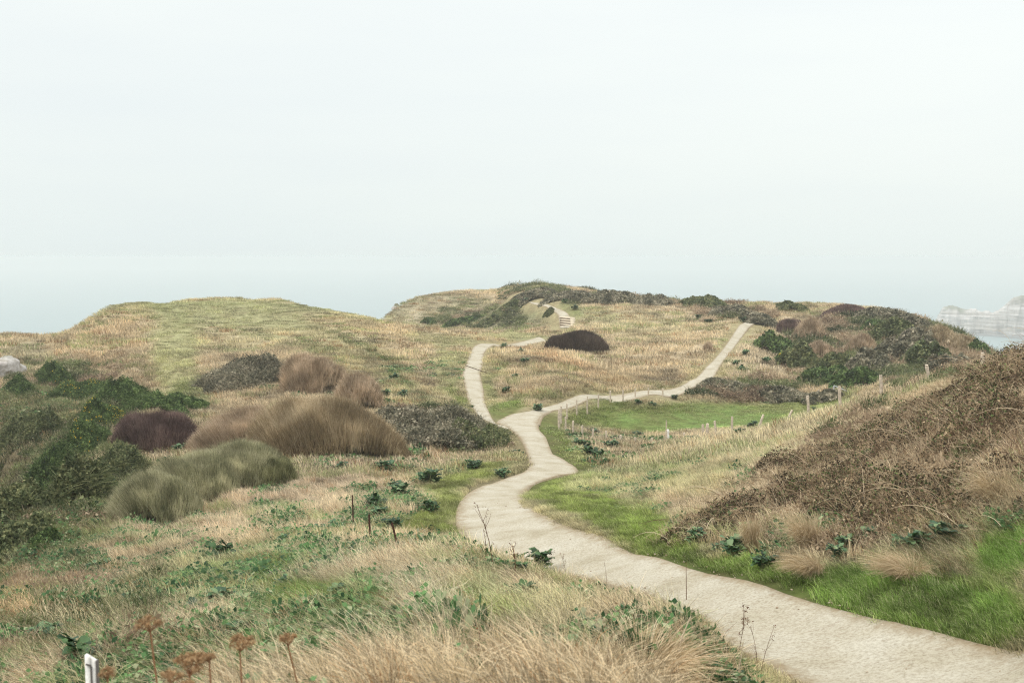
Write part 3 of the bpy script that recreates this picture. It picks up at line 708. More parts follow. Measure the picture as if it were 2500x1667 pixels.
# ------------------------------------------------------------------ bushes
def br(c, k=1.18): return tuple(min(255, q*k) for q in c)
def ramp3(name, a, b, c, tr=0.15, k=1.15, noise=(0.7, .3)):
    return mat(name, [br(a, k), br(b, k), br(c, k)], 0.85, tr, noise)
BM = {
 'tan': ramp3('tan_twigs', (100,88,66), (154,137,110), (198,184,158)),
 'olive': ramp3('olive_twigs', (84,86,62), (142,140,110), (190,184,154)),
 'darkolive': ramp3('dark_olive_twigs', (50,54,36), (94,96,66), (150,148,112)),
 'purple': ramp3('purple_twigs', (62,50,48), (98,80,76), (136,116,108)),
 'black': ramp3('black_twigs', (48,40,38), (76,66,60), (112,98,88)),
 'pink': ramp3('pinkish_twigs', (112,97,78), (160,141,118), (200,182,160)),
 'slate': ramp3('slate_bramble', (54,56,46), (98,96,80), (146,138,120), k=1.2),
 'moss': ramp3('moss_bramble', (48,56,38), (82,90,62), (118,118,84), k=1.2),
 'gorse': ramp3('gorse_needles', (38,50,32), (66,84,50), (104,120,74), k=1.2),
 'flower': mat('gorse_flowers', [(206,172,48), (226,196,80)], .7, .2),
 'rust': ramp3('rusty_bramble_leaves', (36,33,26), (80,70,54), (152,134,108), k=1.2, noise=(1.2, .35)),
 'brgreen': ramp3('bramble_green_leaves', (48,64,38), (78,96,54), (118,130,82), k=1.1, noise=(1.2, .3)),
 'cane': mat('bramble_canes', [(84,62,50), (160,136,108), (214,196,168)], .8),
 'straw': mat('bramble_straw', [(150,126,96), (192,170,136), (222,204,174)], .8, .2),
 'core': mat('shaded_core', [(74,60,44)], .95, 0, (3, .4)),  # dark debris brown, standing in for the shade inside each bush
}
def bush(name, label, cat, kind, C, a, b, h, n, group=None, seed=0, wid=.015, lsize=.08, lean=(0, 0), color=None, power=2.0, parts=False, flowers=0, twl=0.5):
    r = np.random.default_rng(1000+seed)
    cx_, cy_ = C; z0 = float(Hf(cx_, cy_))
    def local(n_, edge=1.0):
        q = np.sqrt(r.random(n_))*edge; f = r.random(n_)*2*PI
        wob = 1+0.16*np.sin(3*f+seed)+0.10*np.sin(5*f+2*seed)
        return q, np.cos(f)*q*a*wob, np.sin(f)*q*b*wob
    def dome(dx, dy):
        q = np.clip(np.sqrt((dx/a)**2+(dy/b)**2)/1.06, 0, 1)
        lum = 1+(1.8 if parts else .3 if kind == 'twiggy' else .7)*fbm((cx_+dx)/(a*.5)+seed, (cy_+dy)/(a*.5), 7+seed, 3)
        return h*np.clip(1-q**power, 0.0, 1)**0.75*lum+0.05*h
    def ground(dx, dy): return Hf(cx_+dx, cy_+dy)-z0
    root = empty(name, (cx_, cy_, z0), label, cat, group)
    g = Geo(); g2 = Geo()
    # dark inner hull for dense twigs, its brown standing in for inner shade
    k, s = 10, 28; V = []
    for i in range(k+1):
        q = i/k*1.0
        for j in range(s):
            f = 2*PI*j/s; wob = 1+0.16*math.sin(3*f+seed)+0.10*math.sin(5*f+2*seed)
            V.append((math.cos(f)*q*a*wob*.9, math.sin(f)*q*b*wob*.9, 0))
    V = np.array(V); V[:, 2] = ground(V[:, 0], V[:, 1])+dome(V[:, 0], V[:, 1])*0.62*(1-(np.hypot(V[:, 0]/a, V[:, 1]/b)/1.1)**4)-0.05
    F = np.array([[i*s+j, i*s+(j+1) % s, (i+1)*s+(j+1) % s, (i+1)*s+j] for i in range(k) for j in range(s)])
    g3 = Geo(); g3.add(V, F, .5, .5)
    link('shade_hull', g3.mesh('shade_hull', BM['core'], smooth_shade=True), root)
    m = BM[color or kind]
    if kind in ('twiggy',):
        q, dx, dy = local(n)
        dd = dome(dx, dy); gz = ground(dx, dy)
        t0 = 0.25+0.62*r.random(n)
        rn = np.clip(0.5+0.5*fbm(dx/(a*.25), dy/(a*.25), 5+seed, 2)+0.28*r.normal(size=n), 0, 1)
        L = dd*(1.0-t0)*(0.85+0.30*r.random(n))+.02
        P0 = np.stack([dx*.93, dy*.93, gz+dd*t0-0.02], 1)
        out_ = np.stack([dx/a, dy/b, np.zeros(n)], 1)*(0.35*L)[:, None]+r.normal(size=(n, 3))*np.array([.16, .16, 0])*L[:, None]
        out_[:, 0] += lean[0]*L; out_[:, 1] += lean[1]*L
        P2 = P0+out_; P2[:, 2] += L
        P1 = P0+out_*.35; P1[:, 2] += L*.55
        ribbons(g, P0, P1, P2, wid*(.6+.8*r.random(n)), wid*.3, 2, rn, r=r)
    else:
        q, dx, dy = local(n)
        dd = dome(dx, dy); gz = ground(dx, dy)
        dep = 1-0.5*r.random(n)**1.6
        C_ = np.stack([dx, dy, gz+dd*dep+r.normal(size=n)*0.04*h], 1)
        rn = np.clip(0.5+0.7*fbm(dx/(a*.2), dy/(a*.2), 5+seed, 3)+0.25*r.normal(size=n), 0, 1)
        leaves(g, C_, lsize*(.5+r.random(n)), rn, r, .15, .7)
        nt_ = n//5                                            # wiry sprays
        q, dx, dy = local(nt_); dd = dome(dx, dy); gz = ground(dx, dy)
        P0 = np.stack([dx, dy, gz+dd*.7], 1); v = r.normal(size=(nt_, 3))*twl*h*.5; v[:, 2] = abs(v[:, 2])*.9
        P2 = P0+v; P1 = (P0+P2)/2; P1[:, 2] += .2*abs(v[:, 0])
        ribbons(g2, P0, P1, P2, wid, wid*.4, 2, r=r)
    link('foliage' if kind == 'leafy' else 'twigs', g.mesh('foliage', m), root)
    if g2.n: link('twigs', g2.mesh('twigs', m if not parts else BM['cane']), root)
    if parts:                                                # long arching canes, pale and dark
        gc = Geo(); k = int(n/170)
        q, dx, dy = local(k); dd = dome(dx, dy); gz = ground(dx, dy)
        P0 = np.stack([dx, dy, gz+dd*.6], 1); ang = r.random(k)*2*PI; Ln = .4+1.1*r.random(k)
        P2 = P0+np.stack([np.cos(ang)*Ln, np.sin(ang)*Ln, (r.random(k)*.8-.15)*Ln*.7], 1)
        P1 = (P0+P2)/2; P1[:, 2] += .35*Ln
        ribbons(gc, P0, P1, P2, .012, .005, 6, r=r)
        link('canes', gc.mesh('canes', BM['cane']), root)
        gs_ = Geo(); k = n//9
        q, dx, dy = local(k, 1.1); dd = dome(dx, dy); gz = ground(dx, dy); ok = fbm(dx/.6+seed+4, dy/.6, 35, 3) > -.05; dx, dy, dd, gz = dx[ok], dy[ok], dd[ok], gz[ok]; k = len(dx)
        P0 = np.stack([dx, dy, gz+dd*.6], 1); v = r.normal(size=(k, 3))*.14; v[:, 0] -= .08; v[:, 2] = .10+.28*r.random(k)
        ribbons(gs_, P0, P0+v*.5+np.array([0, 0, .05]), P0+v, .008, .003, 3, r=r)
        tag(link('dry_grass', gs_.mesh('dry_grass', BM['straw']), root), kind='stuff')
        gg = Geo(); k = n//2
        q, dx, dy = local(k); dd = dome(dx, dy); gz = ground(dx, dy)
        C_ = np.stack([dx, dy, gz+dd*(1-.6*r.random(k))], 1)
        ok = fbm(dx/.5+seed, dy/.5, 33, 3) > -0.02; C_ = C_[ok]
        leaves(gg, C_, lsize*(.6+.8*r.random(len(C_))), r.random(len(C_)), r, .3, .8)
        link('foliage', gg.mesh('green_leaves', BM['brgreen']), root)
    if flowers:
        gf = Geo(); q, dx, dy = local(flowers, .95); dd = dome(dx, dy); gz = ground(dx, dy)
        ok = fbm(dx/(a*.4)+3, dy/(a*.4), 12+seed, 2) > -0.05; dx, dy, dd, gz = dx[ok], dy[ok], dd[ok], gz[ok]
        leaves(gf, np.stack([dx, dy, gz+dd*1.02], 1), lsize*.9, r=r, flat=.1, aspect=.9)
        tag(link('blossom', gf.mesh('blossom', BM['flower']), root), kind='stuff')
    return root
def at_px(cx_, bot, depth=0, ymin=0):
    p = hit(cx_, bot, Hf, ymin); y = p[1]+depth
    return (p[0]/p[1]*y, y)
def bpx(cx_, top, bot, rx, depth, *a, ymin=0, hmin=.35, **k):
    """bush from its outline: foot at bot, crest at top, half width rx (photo pixels), half depth in metres"""
    C = at_px(cx_, bot, depth, ymin); A_ = rx/FPX*C[1]
    _, t = ray(cx_, top); h = EYE+C[1]*t-float(Hf(*C))
    h = max(hmin, h*0.92)
    return C, A_, depth, h
def B(name, label, cat, kind, cx_, top, bot, rx, depth, n, color, group=None, seed=0, hmin=.35, ymin=0, hmax=9, **k):
    C, A_, b_, h = bpx(cx_, top, bot, rx, depth, hmin=hmin, ymin=ymin)
    return bush(name, label, cat, kind, C, A_, b_, min(h, hmax), n, group, seed, color=color, **k)
# left and middle
B('twiggy_bush', 'broad mound of tan bare twigs, the biggest bush in the middle of the left slope', 'bush', 'twiggy', 790, 955, 1122, 215, 3.0, 44000, 'tan', seed=1, wid=.017, lean=(-.10, 0))
B('twiggy_bush', 'sweep of pinkish tan twigs running left from the biggest tan mound', 'bush', 'twiggy', 590, 1000, 1100, 140, 2.8, 22000, 'pink', seed=2, wid=.017, lean=(-.25, 0))
B('twiggy_bush', 'grey green sweep of upright stems just below the tan mound', 'bush', 'twiggy', 585, 1074, 1205, 122, 2.8, 30000, 'olive', seed=3, wid=.013, lean=(-.15, 0), hmax=2.2)
B('twiggy_bush', 'grey green stems in the middle of the leaning sweep', 'bush', 'twiggy', 480, 1105, 1250, 120, 2.7, 28000, 'olive', seed=4, wid=.012, lean=(-.2, 0), hmax=1.9)
B('twiggy_bush', 'pale grey green stems at the lowest end of the leaning sweep', 'bush', 'twiggy', 385, 1160, 1300, 112, 2.4, 24000, 'olive', seed=15, wid=.011, lean=(-.25, 0), hmax=1.5)
B('twiggy_bush', 'dark olive bush at the upper right end of the grey green sweep', 'bush', 'twiggy', 650, 1105, 1200, 80, 1.8, 15000, 'darkolive', seed=16, wid=.013, lean=(-.15, 0), hmax=1.7)
B('twiggy_bush', 'dark purple brown rounded bush above the left cliff edge', 'bush', 'twiggy', 385, 1005, 1105, 118, 2.0, 17000, 'purple', seed=5, wid=.022)
B('bramble_bush', 'dark slate bramble mat high on the left hill beside the worn grass strip', 'bush', 'leafy', 600, 842, 955, 118, 4.6, 24000, 'slate', seed=6, lsize=.13, wid=.02, hmax=2.0)
B('twiggy_bush', 'tan twiggy bush touching the right end of the slate bramble mat', 'bush', 'twiggy', 765, 858, 968, 88, 3.2, 22000, 'pink', seed=7, wid=.024)
B('twiggy_bush', 'brownish straggling bush falling behind the biggest tan mound', 'bush', 'twiggy', 875, 905, 1010, 62, 2.6, 8000, 'pink', seed=8, wid=.026, hmax=2.0)
B('bramble_bush', 'grey brown bramble mat on the bank left of the path fork', 'bush', 'leafy', 1070, 1000, 1118, 140, 4.0, 17000, 'slate', seed=9, lsize=.13, wid=.015, hmax=1.5)
B('bramble_bush', 'grey brown bramble strip just above the mat at the path fork', 'bush', 'leafy', 1160, 1030, 1108, 85, 2.4, 8000, 'moss', seed=10, lsize=.12, wid=.015, hmax=1.1)
B('bramble_bush', 'thin grey brown bramble patch right of the tan mound', 'bush', 'leafy', 975, 985, 1060, 80, 2.4, 7000, 'slate', seed=11, lsize=.14, wid=.02, hmax=1.2)
B('twiggy_bush', 'wide nearly black dome of a bush alone on the tan slope below the steps', 'bush', 'twiggy', 1410, 800, 860, 84, 2.0, 26000, 'black', seed=12, wid=.035, ymin=95)
B('twiggy_bush', 'small brown bush alone on the tan slope left of the straight path', 'bush', 'twiggy', 1729, 834, 858, 15, .9, 900, 'pink', seed=14, wid=.03, ymin=85)
# gorse on the left cliff
gz = [(200,925,985,80,2.2,'gorse mass with dark needles at the head of the left cliff',200,'gorse'),(135,895,950,45,1.6,'gorse bush with a few yellow flowers beside the chalk outcrop',150,'gorse'),
      (290,930,1000,75,2.2,'dark green gorse right below the worn grass strip',0,'gorse'),(375,955,1010,80,2.0,'bright green gorse end reaching toward the dark purple bush',0,'gorse'),(460,968,1005,50,1.4,'small pale green gorse spray at the end of the gorse row',0,'gorse'),
      (250,985,1050,62,2.0,'gorse bush sprinkled with yellow flowers above the purple bush',500,'gorse'),(215,1040,1130,55,2.0,'mid green gorse bush on the slope left of the purple bush',120,'gorse'),
      (120,1110,1230,42,2.2,'narrow green gorse column down the left cliff',0,'gorse'),(60,1180,1300,55,2.5,'dark gorse in the shady gully of the left cliff',0,'moss'),(205,1130,1240,50,2.0,'mossy bramble on the left slope under the flowering gorse',0,'moss'),
      (30,1290,1400,60,2.5,'dark ivy bush at the lower end of the left gully',0,'moss'),(50,925,975,30,1.4,'rounded green gorse below the chalk outcrop',0,'gorse'),(300,1080,1180,60,1.8,'mossy scrub between the purple bush and the grey green stems',0,'moss'),
      (110,1300,1360,26,1.0,'small dark bush low in the left gully',0,'gorse'),(15,1050,1130,45,2.0,'mossy scrub at the edge of the left cliff below the gorse',0,'moss'),(95,1010,1080,60,2.0,'olive scrub between the flowering gorse and the left cliff edge',0,'moss')]
for i, (a, b, c, d, e, lb, fl, co) in enumerate(gz):
    B('gorse_bush' if co == 'gorse' else 'scrub_bush', lb, 'bush', 'leafy', a, b, c, d, e, 13000, co, seed=30+i, lsize=.10, wid=.03, flowers=fl, hmax=1.8, group='scrub on the left cliff', twl=.35)
# ridge of the back hill and the far hill on the right
rg = [(1310,708,735,70,4,'slate','low slate bramble along the skyline just right of the steps path'),(1400,709,738,75,4,'slate','slate bramble on the skyline above the tan slope'),(1495,713,746,72,4,'slate','slate bramble hump on the skyline, third from the steps path'),
      (1585,721,748,62,3.5,'slate','last slate bramble before the notch in the skyline'),(1715,727,756,58,4,'moss','green topped bramble just right of the notch in the skyline'),(1790,744,775,62,4,'slate','bramble streaming down from the skyline toward the straight path'),
      (1850,765,795,50,3,'slate','bramble at the top end of the straight path'),(1935,738,762,40,3,'moss','small green mound on the skyline right of the straight path'),
      (2065,742,780,62,4.5,'purple','purple brown bush crowning the far right hill'),(2150,755,792,62,4,'slate','slate bush beside the purple crown of the far right hill'),(2225,775,810,52,3.5,'slate','slate scrub falling from the crown of the far right hill'),
      (1930,775,822,38,2.4,'purple','purple brown round bush above the flowering gorse of the far right hill'),(1975,778,835,40,2.4,'pink','pinkish brown bush next to the purple brown round bush'),
      (2000,830,880,44,2.4,'pink','pinkish twig mound in the middle of the far right hill'),(2098,815,872,38,2.4,'pink','second pinkish twig mound, nearer to the sea'),
      (1895,815,870,52,2.6,'gorse','dark green ivy mass below the purple brown round bush'),(1950,845,905,45,2.4,'moss','green scrub between the ivy mass and the pinkish mounds'),
      (1920,858,892,28,1.4,'gorse','small gorse with yellow flowers on the far right hill'),(2010,895,950,68,2.6,'gorse','bright green bush at the foot of the far right hill'),(2085,905,955,60,2.6,'gorse','dark green bush right of the bright green one'),
      (2040,865,915,60,3,'moss','mossy scrub just above the bright green bush'),(2120,860,920,60,3,'slate','slate scrub above the tall posts'),(2190,830,890,60,3.5,'slate','slate scrub in the middle of the far right hill'),
      (2260,845,905,60,3.5,'moss','mossy scrub low on the far right hill'),(2320,860,915,55,3,'slate','slate scrub near the last tall post'),(2170,785,840,60,3.5,'moss','mossy scrub under the skyline of the far right hill'),
      (2140,785,812,40,2.4,'gorse','dark green patch under the slate skyline'),(2245,800,850,50,3,'slate','slate scrub close to the hill edge over the sea'),(2240,783,805,16,1.2,'gorse','small dark green shrub standing up on the hill edge'),
      (2300,795,850,42,2.6,'tan','tan twiggy bush on the hill edge over the sea'),(2350,820,870,40,2.4,'tan','second tan twiggy bush, lower on the hill edge'),(2390,838,880,28,2,'gorse','dark green round bush at the seaward end of the hill'),
      (2380,870,920,40,2,'slate','slate scrub behind the last tall post'),(1790,935,968,75,2.4,'slate','flat grey brown bramble patch below the straight path'),(1900,945,985,80,2.4,'slate','flat grey brown bramble patch reaching toward the tall posts'),
      (2000,955,985,60,2,'slate','low grey brown bramble behind the lawn end'),
      (1250,740,760,34,2,'moss','mossy scrub on the headland left of the steps'),(1215,762,790,60,3,'moss','olive scrub on the headland slope above the saddle'),(1130,775,796,50,2.4,'gorse','dark scrub at the foot of the headland'),(1050,782,794,20,1.4,'gorse','small dark scrub at the left foot of the headland'),(1340,755,772,13,1,'moss','small dark shrub left of the wooden steps')]
for i, (a, b, c, d, e, co, lb) in enumerate(rg):
    tw = co in ('purple', 'pink', 'tan')
    B('twiggy_bush' if tw else ('gorse_bush' if co == 'gorse' else 'bramble_bush'), lb, 'bush', 'twiggy' if tw else 'leafy', a, b, c, d, e, int(min(9000, 2400+d*90)), co, seed=60+i, lsize=.26, wid=.05, hmin=.6, hmax=3.2,
      flowers=150 if 'yellow' in lb else 0, group='bushes on the far hills', ymin=70 if c > 880 else 85, twl=.3)
# the near thicket on the right
th = [(1690,1312,.7,.9,.4,'low end of the bramble thicket nearest the path bend'),(1780,1270,1.0,1.4,.6,'bramble thicket end sloping up from the bend of the path'),(1880,1240,1.1,1.6,.75,'brown bramble between the bend and the big leafy green plant'),
      (1990,1230,1.2,1.7,.85,'brown bramble directly above the big leafy green plant'),(2100,1245,1.1,1.5,.9,'dark bramble overhanging the big leafy green plant'),(2220,1260,1.0,1.3,.85,'dark bramble above the flattened tussock'),
      (2340,1250,1.0,1.3,.8,'rusty bramble above the bright grass verge'),(2480,1210,1.1,1.4,.8,'rusty bramble at the frame edge above the bright grass verge'),(1950,1150,1.5,2.2,.7,'straggling upper edge of the bramble thicket facing the lawn'),
      (2080,1120,1.5,2.2,.9,'brown bramble hump in the middle of the thicket'),(2210,1110,1.5,2.0,1.0,'high brown bramble in the middle of the thicket'),(2350,1090,1.4,2.0,1.0,'high rusty bramble toward the right of the thicket'),
      (2500,1080,1.3,1.8,1.0,'high bramble cut by the right edge of the picture'),(2190,1040,1.7,2.4,.7,'upper bramble hump close to the tall posts'),(2330,1000,1.8,2.4,.8,'upper bramble hump under the last tall post'),
      (2470,975,1.5,2.2,.9,'top bramble against the far hill'),(2440,915,1.6,2.4,.8,'topmost bramble with bare canes against the sea'),(2540,900,1.5,2.2,1.0,'topmost bramble at the corner over the sea')]
for i, (a, b, A_, b_, h, lb) in enumerate(th):
    p = hit(a, b, Hf)
    bush('bramble_bush', lb, 'bush', 'leafy', (p[0], p[1]), A_*1.1, b_*1.1, h*.55, int(1700*A_*b_*1.5+3000), 'brambles of the near thicket', 120+i, wid=.008, lsize=.045, color='rust', parts=True, power=2.0, twl=.6)

# ------------------------------------------------------------------ leafy plants (wild cabbage)
CABM = mat('cabbage_leaves', [(32,56,38), (54,86,56), (84,116,78), (140,158,112)], .55, .15, (6, .2), spec=.4)
CABD = mat('dark_plant_leaves', [(30,52,28), (48,80,42), (76,108,56)], .5, .15, (6, .2), spec=.4)
STEM = mat('plant_stems', [(120,128,92), (150,150,112)], .7)
YEL = mat('yellow_leaf', [(196,168,60)], .7, .2)
def leafgrid(g, base, az, el, L, Wd, r, rn, droop=.5):
    nu, nv = 6, 5; V = []
    ca, sa = math.cos(az), math.sin(az); ph = r.random()*6
    for i in range(nu):
        t = i/(nu-1); w = Wd*(0.10+0.95*math.sin(PI*min(1, (t*.92+.03)))**.7*(t**.45))*(1 if i else .15)
        e = el-droop*t*1.6; rr = L*t*math.cos(el-droop*t*.6); zz = L*t*math.sin(el)-droop*L*t*t*.55
        for j in range(nv):
            s = (j/(nv-1)-.5)
            wav = .07*L*math.sin(ph+7*t+s*9)*abs(s)*2+.22*abs(s)*w
            V.append((base[0]+ca*rr-sa*s*w, base[1]+sa*rr+ca*s*w, base[2]+zz+wav))
    F = [[i*nv+j, i*nv+j+1, (i+1)*nv+j+1, (i+1)*nv+j] for i in range(nu-1) for j in range(nv-1)]
    g.add(V, np.array(F), rn, .5)
def cabbage_mesh(seed, n=90, stems=12):
    r = np.random.default_rng(seed); g, gs = Geo(), Geo()
    for s in range(stems):
        f = r.random()*6.28; q = .26*r.random()**.5 if s else 0
        top = np.array([math.cos(f)*q, math.sin(f)*q, .18+.25*r.random()]); b0 = np.array([top[0]*.4, top[1]*.4, -.05])
        tube(gs, [b0, (b0+top)/2+np.array([0, 0, .03]), top], [.016, .014, .01], 5)
        for k in range(n//stems+2):
            az = r.random()*6.28; L = .10+.15*r.random()**1.5
            leafgrid(g, top-np.array([0, 0, .12*r.random()]), az, .15+1.0*r.random(), L, L*(.65+.3*r.random()), r, r.random(), .3+.5*r.random())
    return g, gs
CAB = []
for s in range(7):
    g, gs = cabbage_mesh(200+s); CAB.append((g.mesh('cabbage_foliage', CABM, smooth_shade=True), gs.mesh('cabbage_stem', STEM), g.mesh('dark_foliage', CABD, smooth_shade=True)))
def plant(px, py, size, label, dark=False, ymin=0):
    p = hit(px, py, Hf, ymin); i = int(px+py) % 7; fol, st, dk = CAB[i]
    size *= (.6+.55*((px*37+py*91) % 17)/16) if p[1] < 40 else .9
    o = empty('leafy_plant', p-np.array([0, 0, (.04 if p[1] < 26 else .10)*size]), label, 'plant', 'wild leafy plants')
    o.rotation_euler = (0, 0, (px*7.3+py) % 6.28); sq = .75+.5*((px*13+py*7) % 11)/10; o.scale = (size*sq, size*(1.7-.7*sq), size*(.8+.3*sq))
    link('foliage', dk if dark else fol, o); link('stem', st, o)
    return o
PL = [(1300,1398,1.0,'bushy dark green plant at the edge of the bank in front of the path',1),(1258,1410,.5,'small plant with a yellow leaf beside the bushy plant on the bank edge',1),
 (552,1375,.95,'dense dark green clump alone in the straw below the grey green stems',1),(445,1418,.85,'dark leafy plant left of the dense clump in the straw',0),(345,1440,.8,'upper plant of the tall leafy pair on the left slope',0),(328,1480,.85,'lower plant of the tall leafy pair on the left slope',0),
 (605,1440,.8,'leafy plant among the grass right under the dense clump',0),(690,1440,.7,'leafy plant with yellowed leaves in the bright green patch',0),(575,1500,.75,'dark leafy plant above the brown flower head with the flat top',0),(455,1528,.85,'leafy plant right of the tallest brown flower head',0),
 (425,1560,.6,'leafy plant close behind the brown flower heads',0),(615,1590,.55,'leafy plant directly behind the flat topped brown flower head',0),(95,1572,.75,'blue green plant on the far left slope above the white post',0),(130,1578,.6,'small blue green plant next to the one above the white post',0),
 (190,1655,.7,'dark leafy plant at the foot of the white post',1),(1425,1575,.52,'big leaved blue green plant in the foreground straw',0),(1520,1565,.5,'blue green plant behind the straw tussock',0),(1285,1490,.5,'green plant in the grass just below the bushy plant',1),
 (1345,1630,.45,'blue green plant low in the foreground centre',0),(875,1650,.42,'blue green plant at the bottom edge of the grass',0),(1455,1450,.5,'small dark plant at the straw edge of the path',1),(1540,1500,.5,'green plant by the path edge in front of the thin dark stalk',1),
 (780,1305,1.0,'wide green clump above the two rusty stakes',0),(820,1300,.85,'green clump next to the wide one above the stakes',0),(700,1340,.8,'green plant left of the wide clump above the stakes',0),(925,1265,.95,'leafy plant between the first two rusty stakes',0),(920,1325,.9,'leafy plant at the foot of the middle rusty stake',1),
 (955,1290,.7,'pale leafy plant behind the leaning rusty stake',0),(245,1400,.9,'blue green plant on the left slope below the pale leaning stems',0),(300,1380,.8,'blue green plant beside the pale leaning stems',0),(960,1470,.5,'leafy plant in combed grass of the near bank',0),(840,1480,.5,'leafy plant left of the combed grass',0),
 (945,1152,1.2,'round leafy plant on the pale grass below the bramble mat',0),(965,1195,1.1,'leafy plant a little lower than the round one',0),(1045,1180,1.2,'leafy plant at the top of the green verge left of the path',0),(1160,1148,1.3,'dark leafy plant near the path bend on its left bank',1),(1228,1165,1.0,'leafy plant right at the left side of the path bend',0),
 (975,1215,1.1,'leafy plant above the first rusty stake on the right',0),(1050,1250,1.0,'leafy plant at the left path edge',1),(1110,1078,1.1,'leafy plant at the lower edge of the bramble mat',0),(835,1150,1.1,'leafy plant at the foot of the biggest tan mound',0),(925,1240,1.0,'dark leafy plant above the middle rusty stake',1),
 (305,1132,1.2,'blue green plant under the purple bush, the left one',0),(350,1140,1.0,'blue green plant under the purple bush, the middle one',0),(445,1102,1.3,'blue green plant at the right foot of the purple bush',0),(255,1155,1.1,'blue green plant on the slope left below the purple bush',0),(275,1190,1.0,'blue green plant beside the grey green stems',0),
 (1445,1112,1.7,'broad dark leafy clump inside the corner of the fence',1),(1490,1100,1.5,'broad leafy clump next to the dark one by the fence corner',0),(1415,1090,1.2,'leafy plant just below the corner post',0),(1460,1122,1.3,'lowest leafy clump by the fence corner',1),(1555,1068,1.3,'leafy plant at the near edge of the lawn',0),
 (1450,1060,1.2,'leafy plant between fence and lawn',0),(1648,975,1.3,'dark shrubby plant on the far edge of the lawn',1),(1558,985,1.2,'green plant on the far lawn bank left of the shrubby one',0),(1595,990,1.0,'green plant on the far lawn bank next to the shrubby one',0),(1840,1048,1.5,'big leafy plant between the lone stake and the leaning post',1),
 (1805,1064,1.3,'leafy plant right of the straight grey post at the lawn',1),(2012,1052,1.1,'yellow green plant on the slope between the leaning posts and the thicket',0),(1988,1002,1.0,'small dark plant beside the first tall post',1),(1965,985,1.1,'leafy plant behind the first tall post',0),(1690,1080,1.2,'leafy plant left of the double posts',0),
 (932,975,1.8,'blue green round plant on the flank of the left hill',0),(985,972,1.6,'dark green plant right of the round one on the flank of the left hill',0),(960,925,1.4,'small plant higher on the flank of the left hill',0),(1235,962,1.6,'dark plant on the meadow bank right of the left path',1),
 (1258,925,1.4,'small green plant in the middle of the tan meadow',0),(1283,887,1.4,'small green plant high in the tan meadow',0),(1268,862,1.4,'small green plant near the top of the tan meadow',0),(1230,850,1.6,'green plant by the top of the left path',0),(1310,1003,1.5,'leafy row at the foot of the meadow by the path',0),
 (1402,756,2.2,'dark green plant on the grass right of the steps',1),(1378,740,1.8,'green plant just below the skyline bramble',0),(1288,736,1.8,'green plant beside the steps path on the ridge',0),(1705,778,1.8,'green plant high on the tan slope left of the straight path',0),(1728,790,1.6,'green plant a little lower on the tan slope left of the straight path',0),
 (1815,786,1.6,'green plant at the very top of the straight path',1),(1820,868,1.9,'blue green plant on the pale slope right of the straight path',0),(1797,892,1.7,'blue green plant lower beside the straight path',0),(1817,908,1.9,'wide blue green plant below the straight path bend',0),(1872,885,1.6,'blue green plant on the pale slope under the flowering gorse',0),
 (2065,1345,.95,'big leafy green plant at the foot of the thicket',0),(2045,1365,.6,'drooping blue green leaves at the left of the big leafy plant',0),(2110,1330,.7,'leafy plant grown into the right of the big leafy plant',0),(2190,1345,.75,'blue green plant in the grass right of the big leafy plant',0),(2245,1350,.7,'yellowing plant above the flattened tussock',0),
 (2310,1335,.7,'pale green plant under the dark bramble',0),(2240,1250,.7,'green spray inside the dark bramble',0),(1800,1360,.75,'blue green plant left of the upright dry tussock',0),(1755,1350,.6,'dark plant at the low end of the thicket',0),(1700,1325,.7,'leafy plant at the tip of the thicket by the path bend',0),
 (1870,1390,.6,'dark leafy plant under the upright dry tussock',1),(1925,1330,.6,'leafy plant between the two dry tussocks',0),(2130,1395,.5,'leafy plant in the verge below the big leafy plant',0)]
for a, b, s, lb, dk in PL: plant(a, b, s, lb, bool(dk), ymin=85 if b < 800 else 0)

# ------------------------------------------------------------------ dry tussocks and dry stalks
STRAW = mat('straw', [(160,138,106), (200,180,146), (226,208,178)], .8, .25, (3, .2))
def tussock(px, py, rad, h, label, n=700, lean=(0, 0), seed=0):
    p = hit(px, py, Hf); r = np.random.default_rng(400+seed); g = Geo()
    a = r.random(n)*2*PI; q = np.sqrt(r.random(n))*rad*.45
    P0 = np.stack([np.cos(a)*q, np.sin(a)*q, np.full(n, -.03)], 1); L = h*(.5+.6*r.random(n))
    out_ = np.stack([np.cos(a), np.sin(a), 0*a], 1)*(rad*(.2+.9*r.random(n)))[:, None]+np.array([lean[0], lean[1], 0])*L[:, None]
    P1 = P0+out_*.2; P1[:, 2] += L*.8; P2 = P0+out_; P2[:, 2] += L*(.35+.6*r.random(n))
    ribbons(g, P0, P1, P2, .006, .002, 4, r=r)
    o = link('grass_tussock', g.mesh('grass_tussock', STRAW), loc=p)
    tag(o, label, 'tussock', 'dry grass tussocks')
tussock(2220,1405,.42,.34,'flattened tan tussock lying on the bright verge',1500,(-.5,0),1)
tussock(1985,1405,.30,.45,'tussock bending left in front of the big leafy plant',1100,(-.7,-.3),2)
tussock(1975,1345,.32,.8,'upright fan of straw left of the big leafy plant',1100,(-.3,0),3)
tussock(1835,1350,.22,.85,'tall narrow straw tussock nearer the path bend',800,(-.1,0),4)
tussock(2440,1250,.35,.9,'upright straw fan at the right edge of the thicket',900,(-.3,0),5)
tussock(1570,1670,.40,.42,'large tangled straw tussock at the bottom beside the path',1500,(.1,0),6)
tussock(1630,1570,.30,.32,'straw tussock where the foreground bank meets the path',800,(.1,0),7)
tussock(1050,1395,.3,.4,'whitish dead plant tangle on top of the near bank',260,(0,0),8)
tussock(1350,1700,.32,.35,'straw tussock in the bottom middle of the picture',700,(-.2,0),9)
